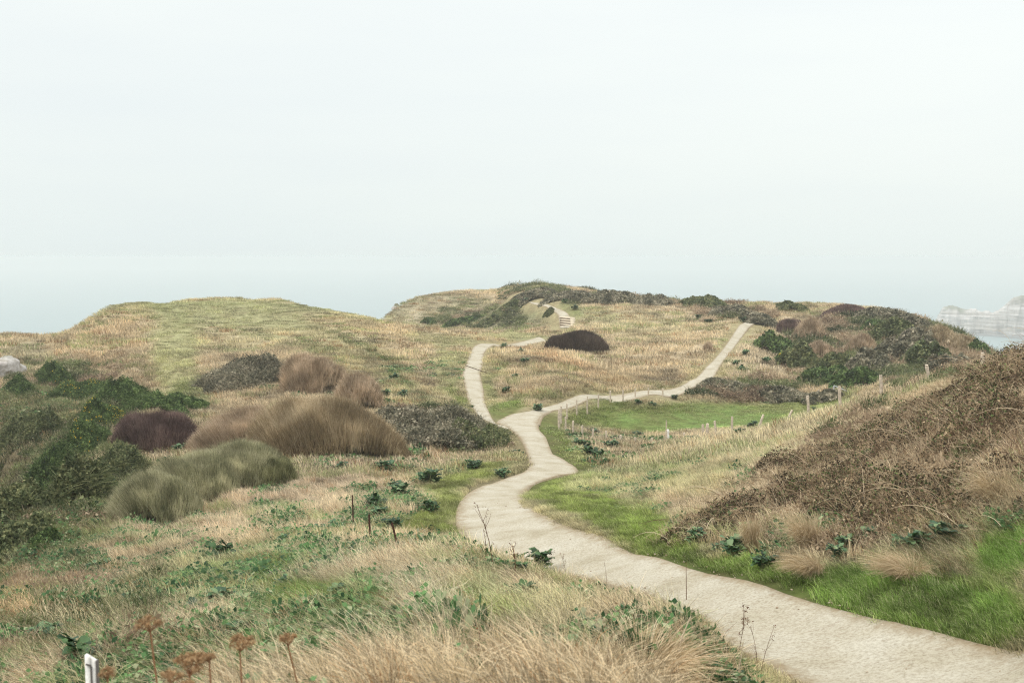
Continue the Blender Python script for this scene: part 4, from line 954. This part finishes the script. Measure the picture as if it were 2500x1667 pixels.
tussock(1770,1080,.5,.5,'brown tussock between the double posts and the straight grey post',700,(0,0),10)
DARKST = mat('dark_stalk', [(86,60,46), (116,86,64)], .8); PALEST = mat('pale_stalk', [(196,180,156)], .8); SEED = mat('seed_heads', [(74,56,42), (128,88,60)], .9)
def stalk(px, py, tx, ty, label, rad=.004, m=None, twigs=5, heads=0, seed=0, bend=.04):
    p = hit(px, py, Hf); r = np.random.default_rng(500+seed); g = Geo()
    a, b = ray(tx, ty); top = np.array([a*p[1], p[1], EYE+b*p[1]])-p; L = np.linalg.norm(top)
    mid = top*.5+np.array([bend*L, 0, 0])
    pts = [np.array([0, 0, -.05]), mid*.55, mid, (mid+top)/2+np.array([bend*.3*L, 0, 0]), top]
    o = empty('dry_stalk', p, label, 'stalk', 'dry stalks')
    tube(g, pts, [rad, rad*.9, rad*.8, rad*.6, rad*.4], 5)
    tips = [top]
    for k in range(twigs):
        t = .35+.6*r.random(); s = top*t+np.array([bend*L*(1-abs(2*t-1)), 0, 0]); an = r.random()*6.28
        e = s+np.array([math.cos(an)*.5, math.sin(an)*.3, .8])*L*(.10+.16*r.random()); tube(g, [s, (s+e)/2+np.array([.01*L, 0, 0]), e], [rad*.5, rad*.4, rad*.25], 4); tips.append(e)
    link('stem', g.mesh('stem', m or DARKST), o)
    if heads:
        gh = Geo()
        for e in tips:
            C_ = e+r.normal(size=(heads, 3))*np.array([.012, .012, .012]); leaves(gh, C_, .014, r=r, flat=.1, aspect=.8)
        link('seed_head', gh.mesh('seed_head', SEED), o)
stalk(1208,1402,1166,1238,'tall reddish dry stalk leaning left over the path edge',.006,seed=1,twigs=9,heads=4)
stalk(1185,1395,1180,1290,'shorter dry stalk beside the tall leaning one',.005,seed=2,twigs=5)
stalk(1256,1432,1252,1332,'branched dry stalk left of the bushy green plant',.006,seed=3,twigs=9,heads=6)
stalk(1340,1420,1345,1345,'thin stalk with brown heads behind the bushy green plant',.004,seed=4,twigs=6,heads=8)
stalk(1385,1425,1368,1350,'thin stalk with flat brown heads right of the bushy green plant',.004,seed=14,twigs=6,heads=8)
stalk(1480,1440,1475,1372,'reddish grass stalk standing before the path',.004,seed=5,twigs=3)
stalk(1676,1475,1675,1370,'single straight dark stalk beside the path',.007,seed=6,twigs=0,bend=0)
stalk(1802,1600,1815,1478,'drooping dead flower stalk with curled dark leaves on the path side',.004,seed=7,twigs=9,heads=22)
stalk(1850,1660,1833,1530,'thin branching stalk near the corner of grass and path',.0035,seed=8,twigs=4,heads=4)
stalk(1852,1662,1890,1528,'thin stalk leaning right over the path',.0035,seed=9,twigs=3,heads=5,bend=-.02)
stalk(1655,1700,1686,1505,'thick whitish bent stem at the bottom beside the path',.009,PALEST,1,seed=10,bend=-.08)
stalk(1792,1680,1815,1565,'short whitish stem at the grassy corner of the path',.007,PALEST,1,seed=11,bend=.02)
stalk(1140,1667,1172,1530,'dark bent stalk in the foreground grass',.005,seed=12,twigs=4,heads=3,bend=.06)
stalk(1560,1500,1590,1430,'whitish forked twig at the edge of the straw',.005,PALEST,3,seed=13)
stalk(965,1480,1003,1440,'whitish forked twig lying in combed grass',.005,PALEST,3,seed=15)

UMB = mat('dried_umbel', [(120,92,64), (164,132,96), (198,170,132)], .9, .2, (40, .2)); UST = mat('umbel_stem', [(150,110,80)], .8)
def umbel(px, py, wpx, d, label, seed):
    r = np.random.default_rng(600+seed); a, b = ray(px, py); top = np.array([a*d, d, EYE+b*d])
    gx = a*d+(r.random()-.5)*.12; gy = d+.05; gzz = float(Hf(gx, gy)); base = np.array([gx, gy, min(gzz, top[2]-.35)])
    o = empty('dried_flower', base, label, 'flower', 'dried flowers'); g = Geo(); gh = Geo(); T = top-base; w = wpx/FPX*d/2
    tube(g, [np.array([0, 0, -.05]), T*.5+np.array([.015, 0, 0]), T-np.array([0, 0, w*1.1])], [.005, .004, .003], 6)
    for k in range(16):
        f = r.random()*6.28; q = w*math.sqrt(r.random()); e = T+np.array([math.cos(f)*q, math.sin(f)*q, -.35*q*q/w+w*.12*r.normal()])
        tube(g, [T-np.array([0, 0, w*1.1]), (T+e)/2-np.array([0, 0, w*.5]), e], [.0016, .0013, .001], 4)
        C_ = e+r.normal(size=(70, 3))*np.array([w*.16, w*.16, w*.10]); leaves(gh, C_, w*.13, r=r, flat=.2, aspect=.9)
    link('stem', g.mesh('stem', UST), o); link('flower_head', gh.mesh('flower_head', UMB), o)
umbel(366,1512,60,3.3,'tallest orange brown dried flower head, upper left of the group',1)
umbel(585,1557,66,3.4,'flat topped orange brown flower head on a tall stem',2)
umbel(462,1603,92,2.9,'widest orange brown flower head in the middle of the group',3)
umbel(262,1634,44,3.1,'small dried flower head nearest the white post',4)
umbel(415,1640,54,2.8,'low dried flower head left under the widest one',5)
umbel(703,1552,48,3.9,'pale tan dried flower head furthest right of the group',6)
umbel(450,1668,50,2.7,'dried flower head cut by the bottom edge',7)
umbel(510,1598,30,2.9,'small dried flower head touching the widest one',8)

# ------------------------------------------------------------------ posts, fence, stakes, steps
WOOD = mat('weathered_wood', [(186,172,154), (206,192,174)], .9, 0, (14, .3), bump=.6); WIRE = mat('fence_wire', [(120,116,110)], .6)
RUST = mat('rusty_iron', [(54,38,32), (84,56,42)], .85, 0, (30, .4), bump=.4)
def post_geo(w, h, seed, round_=False):
    r = np.random.default_rng(seed); g = Geo(); s = 12; V = []; lv = [-.3, 0, .3*h, .65*h, h-.03, h]
    for i, z in enumerate(lv):
        sc = (1-.10*max(0, z)/h)*(1 if i < 5 else .8); ox, oy = (r.random(2)-.5)*w*.12
        for j in range(s):
            f = 2*PI*j/s; k = w/2*sc/(max(abs(math.cos(f)), abs(math.sin(f)))**.65)*(1+.06*r.normal())
            V.append((math.cos(f)*k+ox, math.sin(f)*k+oy, z+(.02*r.normal() if i == 5 else 0)))
    F = np.array([[i*s+j, i*s+(j+1) % s, (i+1)*s+(j+1) % s, (i+1)*s+j] for i in range(len(lv)-1) for j in range(s)])
    g.add(V, F, .5, .5); n5 = (len(lv)-1)*s
    g.add([np.mean(V[n5:], 0)+np.array([0, 0, .01])]+V[n5:], np.array([[0, 1+j, 1+(j+1) % s] for j in range(s)]), .5, 1)
    return g
POSTM = [post_geo(.125, 1.0, 700+i).mesh('post', WOOD) for i in range(4)]
def post_at(px, top, base, y=None, w=1.0, tx=None):
    if y: a, b = ray(px, base); p = np.array([a*y, y, float(Hf(a*y, y))])
    else: p = hit(px, base, Hf)
    a, b = ray(tx if tx else px, top); T = np.array([a*p[1], p[1], EYE+b*p[1]]); d = T-p
    return p, d, w
def place_post(o, p, d, w):
    L = np.linalg.norm(d); o.location = p; q = Vector(d).to_track_quat('Z', 'Y'); o.rotation_euler = q.to_euler(); o.scale = (w, w, L)
FP = [(1716,1036,1073),(1670,1056,1084),(1627,1050,1090),(1591,1068,1092),(1551,1067,1096),(1515,1062,1096),(1480,1052,1092),(1448,1046,1082),(1422,1038,1070),(1399,1027,1062),(1381,1017,1052),(1365,1000,1050),
      (1370,991,1032),(1384,985,1016),(1408,976,1004),(1434,968,994),(1461,961,990),(1490,954,982),(1521,951,983),(1551,948,976),(1583,947,976),(1618,948,975)]
DY = [61,60.5,60,60,60,60,60.5,61,62,63,64.5,66,69,71.5,73.5,75,76.5,78,79.5,80.5,81.5,83]
P0_ = post_at(1365, 1000, 1050, 66)[0]
fen = empty('fence', P0_, 'weathered post and wire fence bending round the green lawn', 'fence')
tops = []
for i, (px, t, b) in enumerate(FP):
    p, d, w = post_at(px, t, b, DY[i], 1.45 if i == 11 else 1.0)
    o = link('post', POSTM[i % 4], fen); place_post(o, p-P0_, d, w if i != 0 else 1.3); tops.append((p-P0_, d))
for fr in (.88, .5):
    g = Geo(); tube(g, [p+d*fr for p, d in tops], .006, 4); link('wire', g.mesh('wire', WIRE), fen)
TP = [(1727,1034,1070,61.5,1.5,None,'pale thick post standing against the darker end post of the lawn fence'),(1749,1027,1062,61,1.15,1745,'short grey post right of the double posts'),(1788,1017,1066,60,1.1,1787,'straight grey post between the double posts and the leaning posts'),
      (1851,1012,1052,58,1.1,1864,'first post leaning right above the lawn edge'),(1919,1001,1033,57,1.0,1934,'second post leaning right, shorter and further up the slope'),(1975,966,1024,55,1.25,1972,'lowest of the five tall posts climbing the right slope'),
      (2053,943,1000,50,1.25,2049,'second tall post up the right slope, leaning slightly left'),(2153,916,985,47,1.2,2150,'third tall post up the right slope, upright'),(2270,891,945,44,1.1,2262,'fourth tall post up the right slope, leaning left'),(2399,861,915,42,1.2,2399,'topmost tall post beside the bramble and the sea'),
      (1715,960,978,88,.8,1724,'small leaning stake on the bank behind the lawn'),(2000,951,970,86,1.0,1999,'small dark stake at the end of the lawn')]
for i, (px, t, b, y, w, tx, lb) in enumerate(TP):
    p, d, w = post_at(px, t, b, y, w, tx)
    o = link('fence_post', POSTM[(i+1) % 4]); place_post(o, p, d, w); tag(o, lb, 'post', 'wooden posts beyond the fence')
p = at_px(1628, 1070); y = 62.5; a, b = ray(1627, 1026); z = float(Hf(a*y, y)); st = empty('marker_stake', (a*y, y, z), 'thin stake with two white tags at the near edge of the lawn', 'stake')
g = Geo(); hh = EYE+b*y-z; tube(g, [(0, 0, -.1), (0, 0, hh/2), (0, 0, hh)], .035, 6); link('stake', g.mesh('stake', WOOD), st)
TAG = mat('white_tag', [(240,240,236)], .6)
for k in range(2):
    g = Geo(); tube(g, [(.1, -.02, hh*.62-.28*k), (.1, -.02, hh*.50-.28*k), (.1, -.02, hh*.40-.28*k)], [.06, .11, .06], 8); link('tag', g.mesh('tag', TAG), st)
# iron stakes
for i, (px, t, b, tx, lb) in enumerate([(863,1208,1286,860,'leftmost and tallest rusty iron stake on the pale slope'),(905,1255,1340,901,'middle rusty iron stake in front of the green plant'),(975,1275,1352,957,'leaning rusty iron stake nearest the path')]):
    p, d, w = post_at(px, t, b, None, 1, tx); L = np.linalg.norm(d); g = Geo()
    for sx, sy in ((.019, .005), (.005, .019)):
        V = [(x*sx, yy*sy, z) for z in (-.2, L) for x, yy in ((-1, -1), (1, -1), (1, 1), (-1, 1))]
        g.add(V, np.array([[0, 1, 5, 4], [1, 2, 6, 5], [2, 3, 7, 6], [3, 0, 4, 7], [4, 5, 6, 7]]), .3+.4*(sx > .01), .5)
    for k in range(4):
        zz = L*(.3+.2*k); tube(g, [(-.03, 0, zz), (.03, 0, zz+.006)], .006, 5)
    o = link('iron_stake', g.mesh('iron_stake', RUST)); o.location = p; o.rotation_euler = Vector(d).to_track_quat('Z', 'Y').to_euler(); tag(o, lb, 'stake', 'rusty iron stakes')
# white post bottom left
y = 4.6; a, b = ray(223, 1600); zt = EYE+b*y; zg = float(Hf(a*y, y)); PW = mat('peeling_white_paint', [(222,220,214)], .7, 0, (25, .22), bump=.5); PD = mat('grey_metal', [(92,88,84)], .5)
wp = empty('white_post', (a*y, y, zg), 'weathered white post with a grey metal strip at the lower left corner', 'post')
def slab(g, x0, x1, y0, y1, z0, z1a, z1b):
    V = [(x0, y0, z0), (x1, y0, z0), (x1, y1, z0), (x0, y1, z0), (x0, y0, z1a), (x1, y0, z1b), (x1, y1, z1b), (x0, y1, z1a)]
    g.add(V, np.array([[0, 1, 5, 4], [1, 2, 6, 5], [2, 3, 7, 6], [3, 0, 4, 7], [4, 5, 6, 7]]), .5, .5)
H_ = zt-zg; g = Geo(); slab(g, -.027, -.004, -.012, .012, -.2, H_+.008, H_-.004); link('board', g.mesh('board', PW), wp)
g = Geo(); slab(g, -.004+.0015, .024, -.006, .010, -.2, H_-.006, H_-.022); link('panel', g.mesh('panel', PW), wp)
g = Geo(); slab(g, .0245, .030, -.013, .012, -.2, H_-.020, H_-.024); slab(g, -.0020, .004, -.0105, -.0065, -.2, H_-.045, H_-.05); link('metal_strip', g.mesh('metal_strip', PD), wp)
g = Geo(); tube(g, [(-.02, -.016, H_-.035), (.002, -.017, H_-.04)], .004, 6); link('bolt', g.mesh('bolt', PD), wp)
# wooden steps
LOG = mat('step_timber', [(96,80,64)], .9, 0, (5, .3)); TRD = mat('step_chalk', [(206,194,172)], .95, 0, (4, .15))
row = resample(strips['steps'][:40], .1); m0 = (row[0, :2]+row[0, 2:])/2
sw = empty('stairway', (m0[0], m0[1], float(Hbase(*m0))), 'flight of pale earth steps with dark timber edges below the ridge', 'steps')
dd = np.cumsum(np.concatenate([[0], np.linalg.norm(np.diff((row[:, :2]+row[:, 2:])/2, axis=0), axis=1)]))
for k in range(5):
    i = int(np.searchsorted(dd, 1.0+k*0.95)); i = min(i, len(row)-2); L_, R_ = row[i, :2], row[i, 2:]
    o = sw.location; z = o.z-.12+k*.27
    ax = (R_-L_); ax = ax/np.linalg.norm(ax); nn = np.array([-ax[1], ax[0]])
    if nn[1] < 0: nn = -nn
    wd = np.linalg.norm(R_-L_)*.92; c0 = (L_+R_)/2-np.array([o.x, o.y])
    def boxm(nm, d0, d1, z0, z1, m):
        V = [(*(c0+ax*sx*wd/2+nn*dy), zz-o.z) for zz in (z0, z1) for sx, dy in ((-1, d0), (1, d0), (1, d1), (-1, d1))]
        g = Geo(); g.add(V, np.array([[0, 1, 5, 4], [1, 2, 6, 5], [2, 3, 7, 6], [3, 0, 4, 7], [4, 5, 6, 7]]), .5, .5); return g.mesh(nm, m)
    s_ = link('step', boxm('step', .08, .9, z-.6, z+.20, TRD), sw); link('timber_edge', boxm('timber_edge', 0, .077, z-.08, z+.09, LOG), s_)
# drain bar over the left path, rail behind the tall posts
p1, p2 = hit(1136, 893, Hbase), hit(1188, 911, Hbase); g = Geo(); tube(g, [np.zeros(3)+[0, 0, .05], (p2-p1)/2+[0, 0, .05], p2-p1+[0, 0, .05]], .035, 6)
o = link('drain_bar', g.mesh('drain_bar', LOG), loc=p1); tag(o, 'thin dark timber bar laid across the left path', 'timber bar')
y = 84; a1, b1 = ray(2036, 941); a2, b2 = ray(2071, 956); q1, q2 = np.array([a1*y, y, EYE+b1*y]), np.array([a2*y, y, EYE+b2*y]); z1, z2 = float(Hf(q1[0], y)), float(Hf(q2[0], y))
hr = empty('handrail', (q1[0], y, z1), 'small pale metal handrail behind the second tall post', 'handrail'); PM2 = mat('pale_metal', [(198,200,200)], .5)
g = Geo(); tube(g, [np.zeros(3)+[0, 0, q1[2]-z1], (q1+q2)/2-[q1[0], y, z1], q2-[q1[0], y, z1]], .05, 6); link('rail', g.mesh('rail', PM2), hr)
for q, zz in ((q1, z1), (q2, z2)):
    g = Geo(); tube(g, [(q[0]-q1[0], 0, zz-z1-.2), (q[0]-q1[0], 0, q[2]-z1)], .05, 6); link('support', g.mesh('support', PM2), hr)

# ------------------------------------------------------------------ chalk: outcrops, pinnacle, far cliffs, beach, sea
def chalk_mat(name, strata=True, dark=1.0):
    m = bpy.data.materials.new(name); m.use_nodes = True; t = m.node_tree; b = t.nodes['Principled BSDF']; b.inputs['Roughness'].default_value = .95
    g = N(t, 'ShaderNodeNewGeometry'); mp = N(t, 'ShaderNodeMapping'); mp.inputs['Scale'].default_value = (.01, .01, .35) if strata else (1, 1, 2); t.links.new(g.outputs['Position'], mp.inputs[0])
    n1 = N(t, 'ShaderNodeTexNoise', i={'Scale': 1.0, 'Detail': 9.0, 'Roughness': .7}); t.links.new(mp.outputs[0], n1.inputs['Vector'])
    r = N(t, 'ShaderNodeValToRGB'); e = r.color_ramp.elements; e[0].position = .36; e[0].color = (*lin((128*dark, 120*dark, 108*dark)), 1); e[1].position = .6; e[1].color = (*lin((196*dark, 192*dark, 190*dark)), 1)
    t.links.new(n1.outputs[0], r.inputs[0])
    a = N(t, 'ShaderNodeAttribute', attribute_name='rnd'); mx = N(t, 'ShaderNodeMix', data_type='RGBA'); t.links.new(a.outputs['Fac'], mx.inputs[0]); t.links.new(r.outputs[0], mx.inputs[6]); mx.inputs[7].default_value = (*lin((96, 100, 72)), 1)
    t.links.new(mx.outputs[2], b.inputs['Base Color']); return m
def rock(px, top, base, rx, y, depth, label, seed, m, ledge=0.25, name='chalk_outcrop'):
    a, bt = ray(px, top); zt = EYE+bt*y; _, bb = ray(px, base); zb = EYE+bb*y-2.0; w = rx/FPX*y; g = Geo(); k, s = 26, 40; V = []; R = []
    for i in range(k+1):
        t = i/k; z = (zt-zb)*t
        pr = (1.15-.35*t)*(1-smooth(.86, 1.02, t)*.75)
        for j in range(s):
            f = 2*PI*j/s; nn = float(fbm(np.array(math.cos(f)*1.7+seed), np.array(math.sin(f)*1.7+t*3), 5, 4)); ld = ledge*.3*float(fbm(np.array(t*14.), np.array(seed*1.), 9, 2))
            q = pr*(1+.55*nn+ld); V.append((math.cos(f)*w*q, math.sin(f)*depth*q, z)); R.append(float(smooth(.86, .97, t))*(.9 if name != 'chalk_outcrop' else .3))
    F = [[i*s+j, i*s+(j+1) % s, (i+1)*s+(j+1) % s, (i+1)*s+j] for i in range(k) for j in range(s)]
    g.add(V, np.array(F), 0, 0); g.r = [np.array(R)]; n0 = k*s
    g.add([(0, 0, zt-zb)]+V[n0:], np.array([[0, 1+j, 1+(j+1) % s] for j in range(s)]), .9, 1)
    o = link(name, g.mesh(name, m), loc=(a*y, y, zb)); return tag(o, label, 'rock')
CH = chalk_mat('chalk_rock', False, 1.03); 
for i, (px, t, b, rx, lb) in enumerate([(18,868,925,26,'white chalk outcrop breaking through the left cliff edge'),(46,888,915,12,'small white chalk boulder beside the outcrop on the left cliff')]):
    p = hit(px, b, Hf); rock(px, t, b, rx, p[1]+.8, 1.4, lb, 3+i, CH)
rock(968,741,800,13,205,4,'grey white chalk pinnacle with a green cap just left of the headland',8,CH,1.0,'chalk_pinnacle')
def far_cliff():
    prof = [(2284,800),(2287,786),(2292,772),(2300,758),(2308,752),(2318,747),(2326,746),(2336,751),(2348,757),(2360,758),(2372,755),(2384,756),(2394,763),(2402,765),(2410,760),(2418,761),(2427,766),(2440,760),(2452,752),(2462,741),(2470,731),(2482,727),(2500,721),(2560,706),(2700,690),(2900,680)]
    X = np.array([p[0] for p in prof], float); T = np.array([p[1] for p in prof], float); cols = np.linspace(2284, 2900, 460); tp = np.interp(cols, X, T)
    rows = 70; V, R = [], []; nb = 12
    for c, t in zip(cols, tp):
        y0 = 1183-60*smooth(2284, 2600, c)
        a, b = ray(c, t); zt = max(EYE+b*y0+1.5*float(fbm(np.array(c/9.), np.array(0.), 3, 3)), 2)
        for i in range(rows):
            q = i/(rows-1); z = -2+(zt+2)*q
            n1 = float(fbm(np.array(c/16.), np.array(z/60.), 13, 4)); n2 = float(fbm(np.array(c/60.), np.array(z/4.), 14, 3))
            y = y0+10*n1+3*n2+(q**2)*14+(q > .93)*(q-.93)*160
            ax, _ = ray(c, 700); V.append((ax*y, y, z)); R.append(.9*float(smooth(.80, .92, q+.14*n1))*max(float(smooth(2300, 2316, c)*(1-smooth(2345, 2372, c))), float(smooth(2472, 2500, c))))
        for i in range(nb):
            q = (i+1)/nb; ax, _ = ray(c, 700); V.append((ax*(y0+26+q*260), y0+26+q*260, zt+3*float(fbm(np.array(c/20.), np.array(q*5), 15, 3))-q*34-(i == nb-1)*(zt+4))); R.append(.8)
    k = rows+nb; n = len(cols); idx = np.arange(n*k).reshape(n, k); F = np.stack([idx[:-1, :-1], idx[1:, :-1], idx[1:, 1:], idx[:-1, 1:]], -1).reshape(-1, 4)
    V = np.array(V); end = [0]+list(range(1, k)); 
    me = make_mesh('sea_cliff', V, [F], chalk_mat('far_chalk'), {'rnd': ('FLOAT', np.array(R))}, True)
    tag(link('sea_cliff', me), kind='structure')
    # seaward end wall
    E = V[:k]; W2 = E.copy(); W2[:, 1] = 1500; W2[:, 0] += 40
    F2 = np.array([[i, i+1, k+i+1, k+i] for i in range(rows-1)])
far_cliff()
def sheet(name, pts, z, m):
    V = [(x, y, z) for x, y in pts]; me = bpy.data.meshes.new(name); me.from_pydata(V, [], [list(range(len(V)))]); me.materials.append(m); tag(link(name, me), kind='structure')
sm_ = bpy.data.materials.new('sea_water'); sm_.use_nodes = True; t = sm_.node_tree; b = t.nodes['Principled BSDF']
b.inputs['Base Color'].default_value = (*lin((120, 142, 146)), 1); b.inputs['Roughness'].default_value = .35; b.inputs['IOR'].default_value = 1.33
g_ = N(t, 'ShaderNodeNewGeometry'); mp = N(t, 'ShaderNodeMapping'); mp.inputs['Scale'].default_value = (.05, .11, 1); n_ = N(t, 'ShaderNodeTexNoise', i={'Scale': 1.0, 'Detail': 8.0}); t.links.new(g_.outputs['Position'], mp.inputs[0]); t.links.new(mp.outputs[0], n_.inputs['Vector'])
bp = N(t, 'ShaderNodeBump', i={'Strength': .5, 'Distance': 2.0}); t.links.new(n_.outputs[0], bp.inputs['Height']); t.links.new(bp.outputs[0], b.inputs['Normal'])
sheet('sea', [(-6800, -3000), (6800, -3000), (6800, 6800), (-6800, 6800)], 0.0, sm_)
BE = mat('wet_shingle', [(112,112,112)], .8, 0, (.05, .25))
bx_ = [(2330,1172),(2345,1150),(2440,1120),(2520,1070),(2700,960),(2900,820),(2950,1180),(2330,1190)]
sheet('beach', [(ray(px, 800)[0]*y, y) for px, y in bx_], 0.35, BE)
surf = Geo(); FO = mat('surf_foam', [(232,234,232)], .8)
pp = [(2400,1010),(2425,985),(2450,960),(2480,930),(2520,890),(2600,830)]
P_ = np.array([(ray(px, 830)[0]*y, y, .15) for px, y in pp]); V = []
for i, q in enumerate(P_): V += [q, q+np.array([0, 5+3*math.sin(i*2), 0])]
surf.add(V, np.array([[2*i, 2*i+1, 2*i+3, 2*i+2] for i in range(len(pp)-1)]), .5, .5); tag(link('surf', surf.mesh('surf', FO)), kind='structure')

# ------------------------------------------------------------------ haze
hz = bpy.data.materials.new('haze'); hz.use_nodes = True; t = hz.node_tree; t.nodes.clear(); o_ = N(t, 'ShaderNodeOutputMaterial')
pv = N(t, 'ShaderNodeVolumePrincipled', i={'Density': 0.00055, 'Color': (0.84, 0.862, 0.864, 1), 'Anisotropy': 0.35}); t.links.new(pv.outputs[0], o_.inputs['Volume'])
hx, zb, zt = 7000, -12, EYE+1.5
V = [(x, y, z) for z in (zb, zt) for x, y in ((-hx, -3200), (hx, -3200), (hx, hx), (-hx, hx))]
me = bpy.data.meshes.new('haze'); me.from_pydata(V, [], [(0, 3, 2, 1), (4, 5, 6, 7), (0, 1, 5, 4), (1, 2, 6, 5), (2, 3, 7, 6), (3, 0, 4, 7)]); me.materials.append(hz)
tag(link('haze', me), 'thin pale sea haze in the air', 'haze', kind='stuff')
